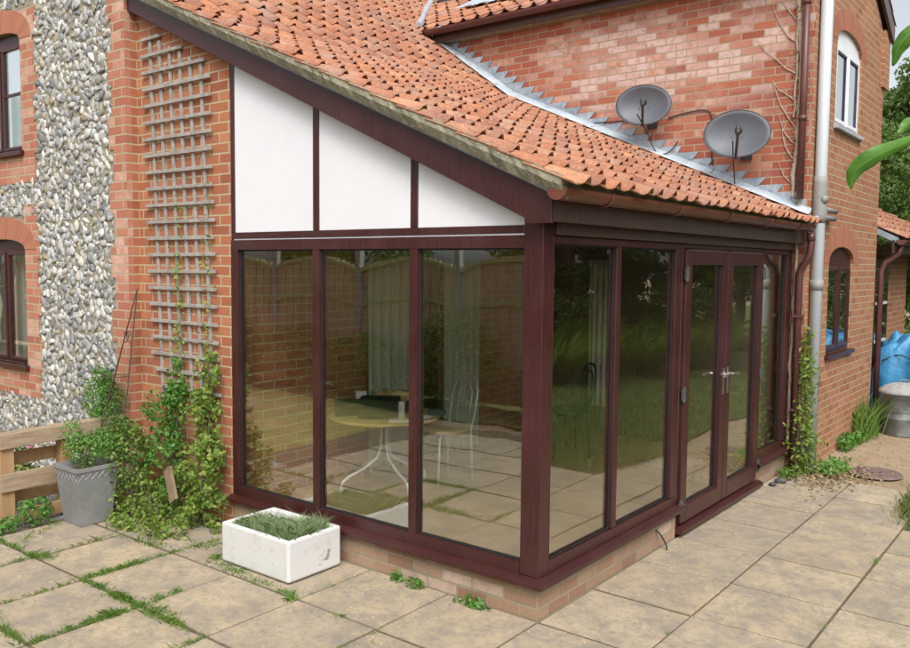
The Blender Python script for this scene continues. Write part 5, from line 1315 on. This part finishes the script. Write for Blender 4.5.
def make_tree(kind, label, x, y, s_=1.0, rot=0, group='trees around the garden'):
    t = thing('conifer_tree' if kind >= 2 else 'broadleaf_tree', label, 'tree', (x, y, -.02), group)
    if kind not in TP:
        mb, v, f = tree_mesh(*TS[kind]); a = mb.build('trunk', m_bark); a.location = (0, 0, 0); b = arrmesh('crown', v, f, m_lf_dark if kind >= 2 else m_lf_tree); TP[kind] = (a, b); a.parent = t; b.parent = t
    else:
        for q in TP[kind]:
            c2 = q.copy(); COL.objects.link(c2); c2.parent = t
    t.scale = (s_, s_, s_); t.rotation_euler = (0, 0, rot); return t
TP = {}; TS = {0: (9.0, 3.3, 26000, .17, 21), 1: (7.0, 2.8, 20000, .14, 22), 2: (9.0, 2.6, 30000, .17, 23, True, .03)}
make_tree(0, 'tall green tree rising behind the low rear extension roof', -1.2, 19.5, .72)
make_tree(1, 'leafy tree further right beyond the gable of the wing', -3.4, 17.0, .62, 1)
make_tree(0, 'broad tree on the skyline left of the others beyond the extension', -5.0, 25, .8, 2)
make_tree(1, 'bushy tree low behind the blue tarpaulin', .9, 13.2, .5, 2.2)
make_tree(1, 'small bushy tree just behind the extension roof', -1.4, 14.5, .62, 4)
make_tree(2, 'dark conifer mirrored in the first side pane', 7.2, 8.2, .85, 0)
make_tree(2, 'dark conifer mirrored in the second side pane', 6.6, 11.5, .95, 1.3)
make_tree(2, 'dark conifer mirrored in the left door leaf', 5.4, 15.2, .5, 2.2)
make_tree(1, 'light green tree mirrored in the right door leaf', 5.6, 19.5, .6, .7)
make_tree(0, 'big tree mirrored at the top of the side panes', 11.5, 13.5, 1.05, 2)
make_tree(2, 'dark conifer behind the first two mirrored conifers', 9.2, 11.0, .95, 3)
make_tree(2, 'dark conifer filling the gap in the mirrored tree row', 7.6, 15.2, .6, 5)
make_tree(2, 'dark conifer at the right boundary nearest the viewer', 9.5, 4.5, .9, 4)
make_tree(0, 'big broadleaf tree on the far right boundary', 13.5, 6.0, .9, 5)
make_tree(1, 'tree growing beyond the left end of the garden fence', -11, -9.5, .75, 3)
make_tree(1, 'tree growing beyond the middle of the garden fence', -5.5, -10.0, .62, 1)
P_list = [(4.9, 8.2, .75), (5.8, 9.2, .85), (4.3, 10.2, .75), (3.9, 12.2, .8), (6.6, 7.6, .8)]
ls = ['tall arching grass clump nearest the patio edge', 'tall arching grass clump in front of the dark conifers', 'tall arching grass clump in the middle of the lawn border', 'tall arching grass clump furthest down the garden', 'tall arching grass clump at the right of the border']
for (x, y, h), lb in zip(P_list, ls):
    n = 900; a = npr.uniform(0, 2*np.pi, n); r = .35*npr.uniform(0, 1, n)**.5; P_ = np.c_[x+r*np.cos(a), y+r*np.sin(a), np.zeros(n)]; out = np.c_[np.cos(a), np.sin(a), np.zeros(n)]
    v, f = blades(P_, h, .02, .5, out); t = thing('ornamental_grass', lb, 'ornamental grass', (x, y, 0), 'ornamental grasses'); arrmesh('blades', v, f, m_tall, t)
for i, (x, y, r, h, lb) in enumerate(((5.8, 10.2, 1.3, 1.5, 'wide garden shrub under the conifers'), (4.8, 13.5, 1.3, 1.6, 'rounded shrub far down the garden'), (8.5, 6.5, 1.5, 1.6, 'wide shrub on the right boundary'), (2.4, 15.5, 1.4, 1.5, 'dense shrub at the end of the lawn'), (-.2, 12.0, .9, 1.5, 'leafy shrub beside the extension end'))):
    P_, d = ellips((x, y, h*.5), (r, r*.8, h*.55), 4200, .55); P_[:, 2] = np.maximum(P_[:, 2], .02); v, f = leaves(P_, .09, d); t = thing('garden_shrub', lb, 'shrub', (x, y, 0), 'shrubs down the garden'); arrmesh('foliage', v, f, m_lf_tree if i % 2 else m_lf_ivy, t); mb = MB(); stems(mb, [(x, y, 0)], (x, y, h*.7), 6, .02); mb.build('stem', m_bark, t)

# ------------------------------------------------------------------ near leaves at the right of the frame
def ray(px, py, d):
    v = fw*1.0+r2*((px-455)/FPX)-u2*((py-324)/FPX); return Vector((CX, CY, CZ))+v*d
def big_leaf(mb, mid, widths, roll=.5):
    """mid: list of midrib points (pixel, pixel, distance), widths in metres across at each point"""
    P_ = [ray(*m) for m in mid]; N = 14; pts, ws = [], []
    for i in range(N+1):
        t = i/N*(len(P_)-1); k = min(int(t), len(P_)-2); q = t-k
        p0, p1, p2, p3 = P_[max(k-1, 0)], P_[k], P_[k+1], P_[min(k+2, len(P_)-1)]
        pts.append(.5*((2*p1)+(-p0+p2)*q+(2*p0-5*p1+4*p2-p3)*q*q+(-p0+3*p1-3*p2+p3)*q**3)); ws.append(widths[k]*(1-q)+widths[k+1]*q)
    G = []; C_ = Vector((CX, CY, CZ)); M_ = 8
    for i in range(N+1):
        d = (pts[min(i+1, N)]-pts[max(i-1, 0)]).normalized(); tw = (pts[i]-C_).normalized(); a_ = d.cross(tw).normalized(); n_ = a_.cross(d)
        ax = (a_*math.cos(roll)+n_*math.sin(roll)); nn_ = ax.cross(d); row = []
        for k in range(M_+1):
            u = k/M_*2-1; row.append(pts[i]+ax*u*ws[i]/2+nn_*(abs(u)**1.3*ws[i]*.16+.0035*math.sin(i*1.9+u*2.5)*abs(u)))
        G.append(row)
    for i in range(N):
        for k in range(M_):
            q = [(k/M_, i/N), ((k+1)/M_, i/N), ((k+1)/M_, (i+1)/N), (k/M_, (i+1)/N)]; mb.face([G[i][k], G[i][k+1], G[i+1][k+1], G[i+1][k]], q)
def veined():
    t = NT('veined_leaf'); tc = t.n('ShaderNodeTexCoord'); sx = t.n('ShaderNodeSeparateXYZ'); t.l(tc.outputs['UV'], sx.inputs[0])
    du = t.math('ABSOLUTE', t.math('SUBTRACT', sx.outputs[0], .5)); mid = t.ramp(du, [(.0, (1, 1, 1)), (.04, (0, 0, 0))])
    ph = t.math('MULTIPLY', t.math('SUBTRACT', sx.outputs[1], t.math('MULTIPLY', du, .35)), 75.0); vs = t.ramp(t.math('SINE', ph), [(.90, (0, 0, 0)), (1, (.7, .7, .7))])
    n = t.noise(t.coord(), 25, 4); c = t.ramp(n, [(.3, (.09, .24, .03)), (.7, (.16, .36, .06))]); c = t.mix(mid, c, (.28, .42, .14)); c = t.mix(vs, c, (.17, .34, .07))
    t.fin(c, .38, t.bump(vs, .4, .003), spec=.5); tr = t.n('ShaderNodeBsdfTranslucent'); ms = t.n('ShaderNodeMixShader'); ms.inputs[0].default_value = .45
    t.l(t.mix(1.0, c, (1.5, 1.6, .8), 'MULTIPLY'), tr.inputs[0]); t.l(t.b.outputs[0], ms.inputs[1]); t.l(tr.outputs[0], ms.inputs[2]); t.l(ms.outputs[0], t.out.inputs[0]); return t.m
m_vein = veined()
np_ = thing('near_plant', 'glossy broad green leaves reaching in from the right, close to the viewer', 'plant', (3.3, -1.5, 0))
D = 2.6
root = Vector((ray(1010, 180, D).x, ray(1010, 180, D).y, 0))
np_.location = root
mb = MB(); br0 = ray(985, 150, D); mb.tube([tuple(root), tuple(root.lerp(br0, .5)+Vector((.03, .02, 0))), tuple(br0), tuple(ray(960, 60, D))], [.014, .011, .007, .004], 8)
mb.tube([tuple(br0), tuple(ray(935, 135, D)), tuple(ray(915, 140, D))], .003, 6); mb.build('stem', m_lf_big, np_, smooth=True)
for mid, ws, ro in (
    ([(925, 134, D), (898, 146, D-.02), (872, 158, D-.02), (855, 172, D+.01), (851, 189, D+.04)], [.010, .040, .060, .050, .006], .35),
    ([(940, 18, D), (915, 30, D), (900, 45, D+.03), (893, 66, D+.06)], [.012, .055, .05, .006], -.3),
    ([(925, 122, D+.05), (908, 124, D+.05), (898, 134, D+.05)], [.012, .04, .006], .2)):
    mb = MB(); big_leaf(mb, mid, ws, ro); mb.build('leaf', m_vein, np_, smooth=True, solid=.0006)
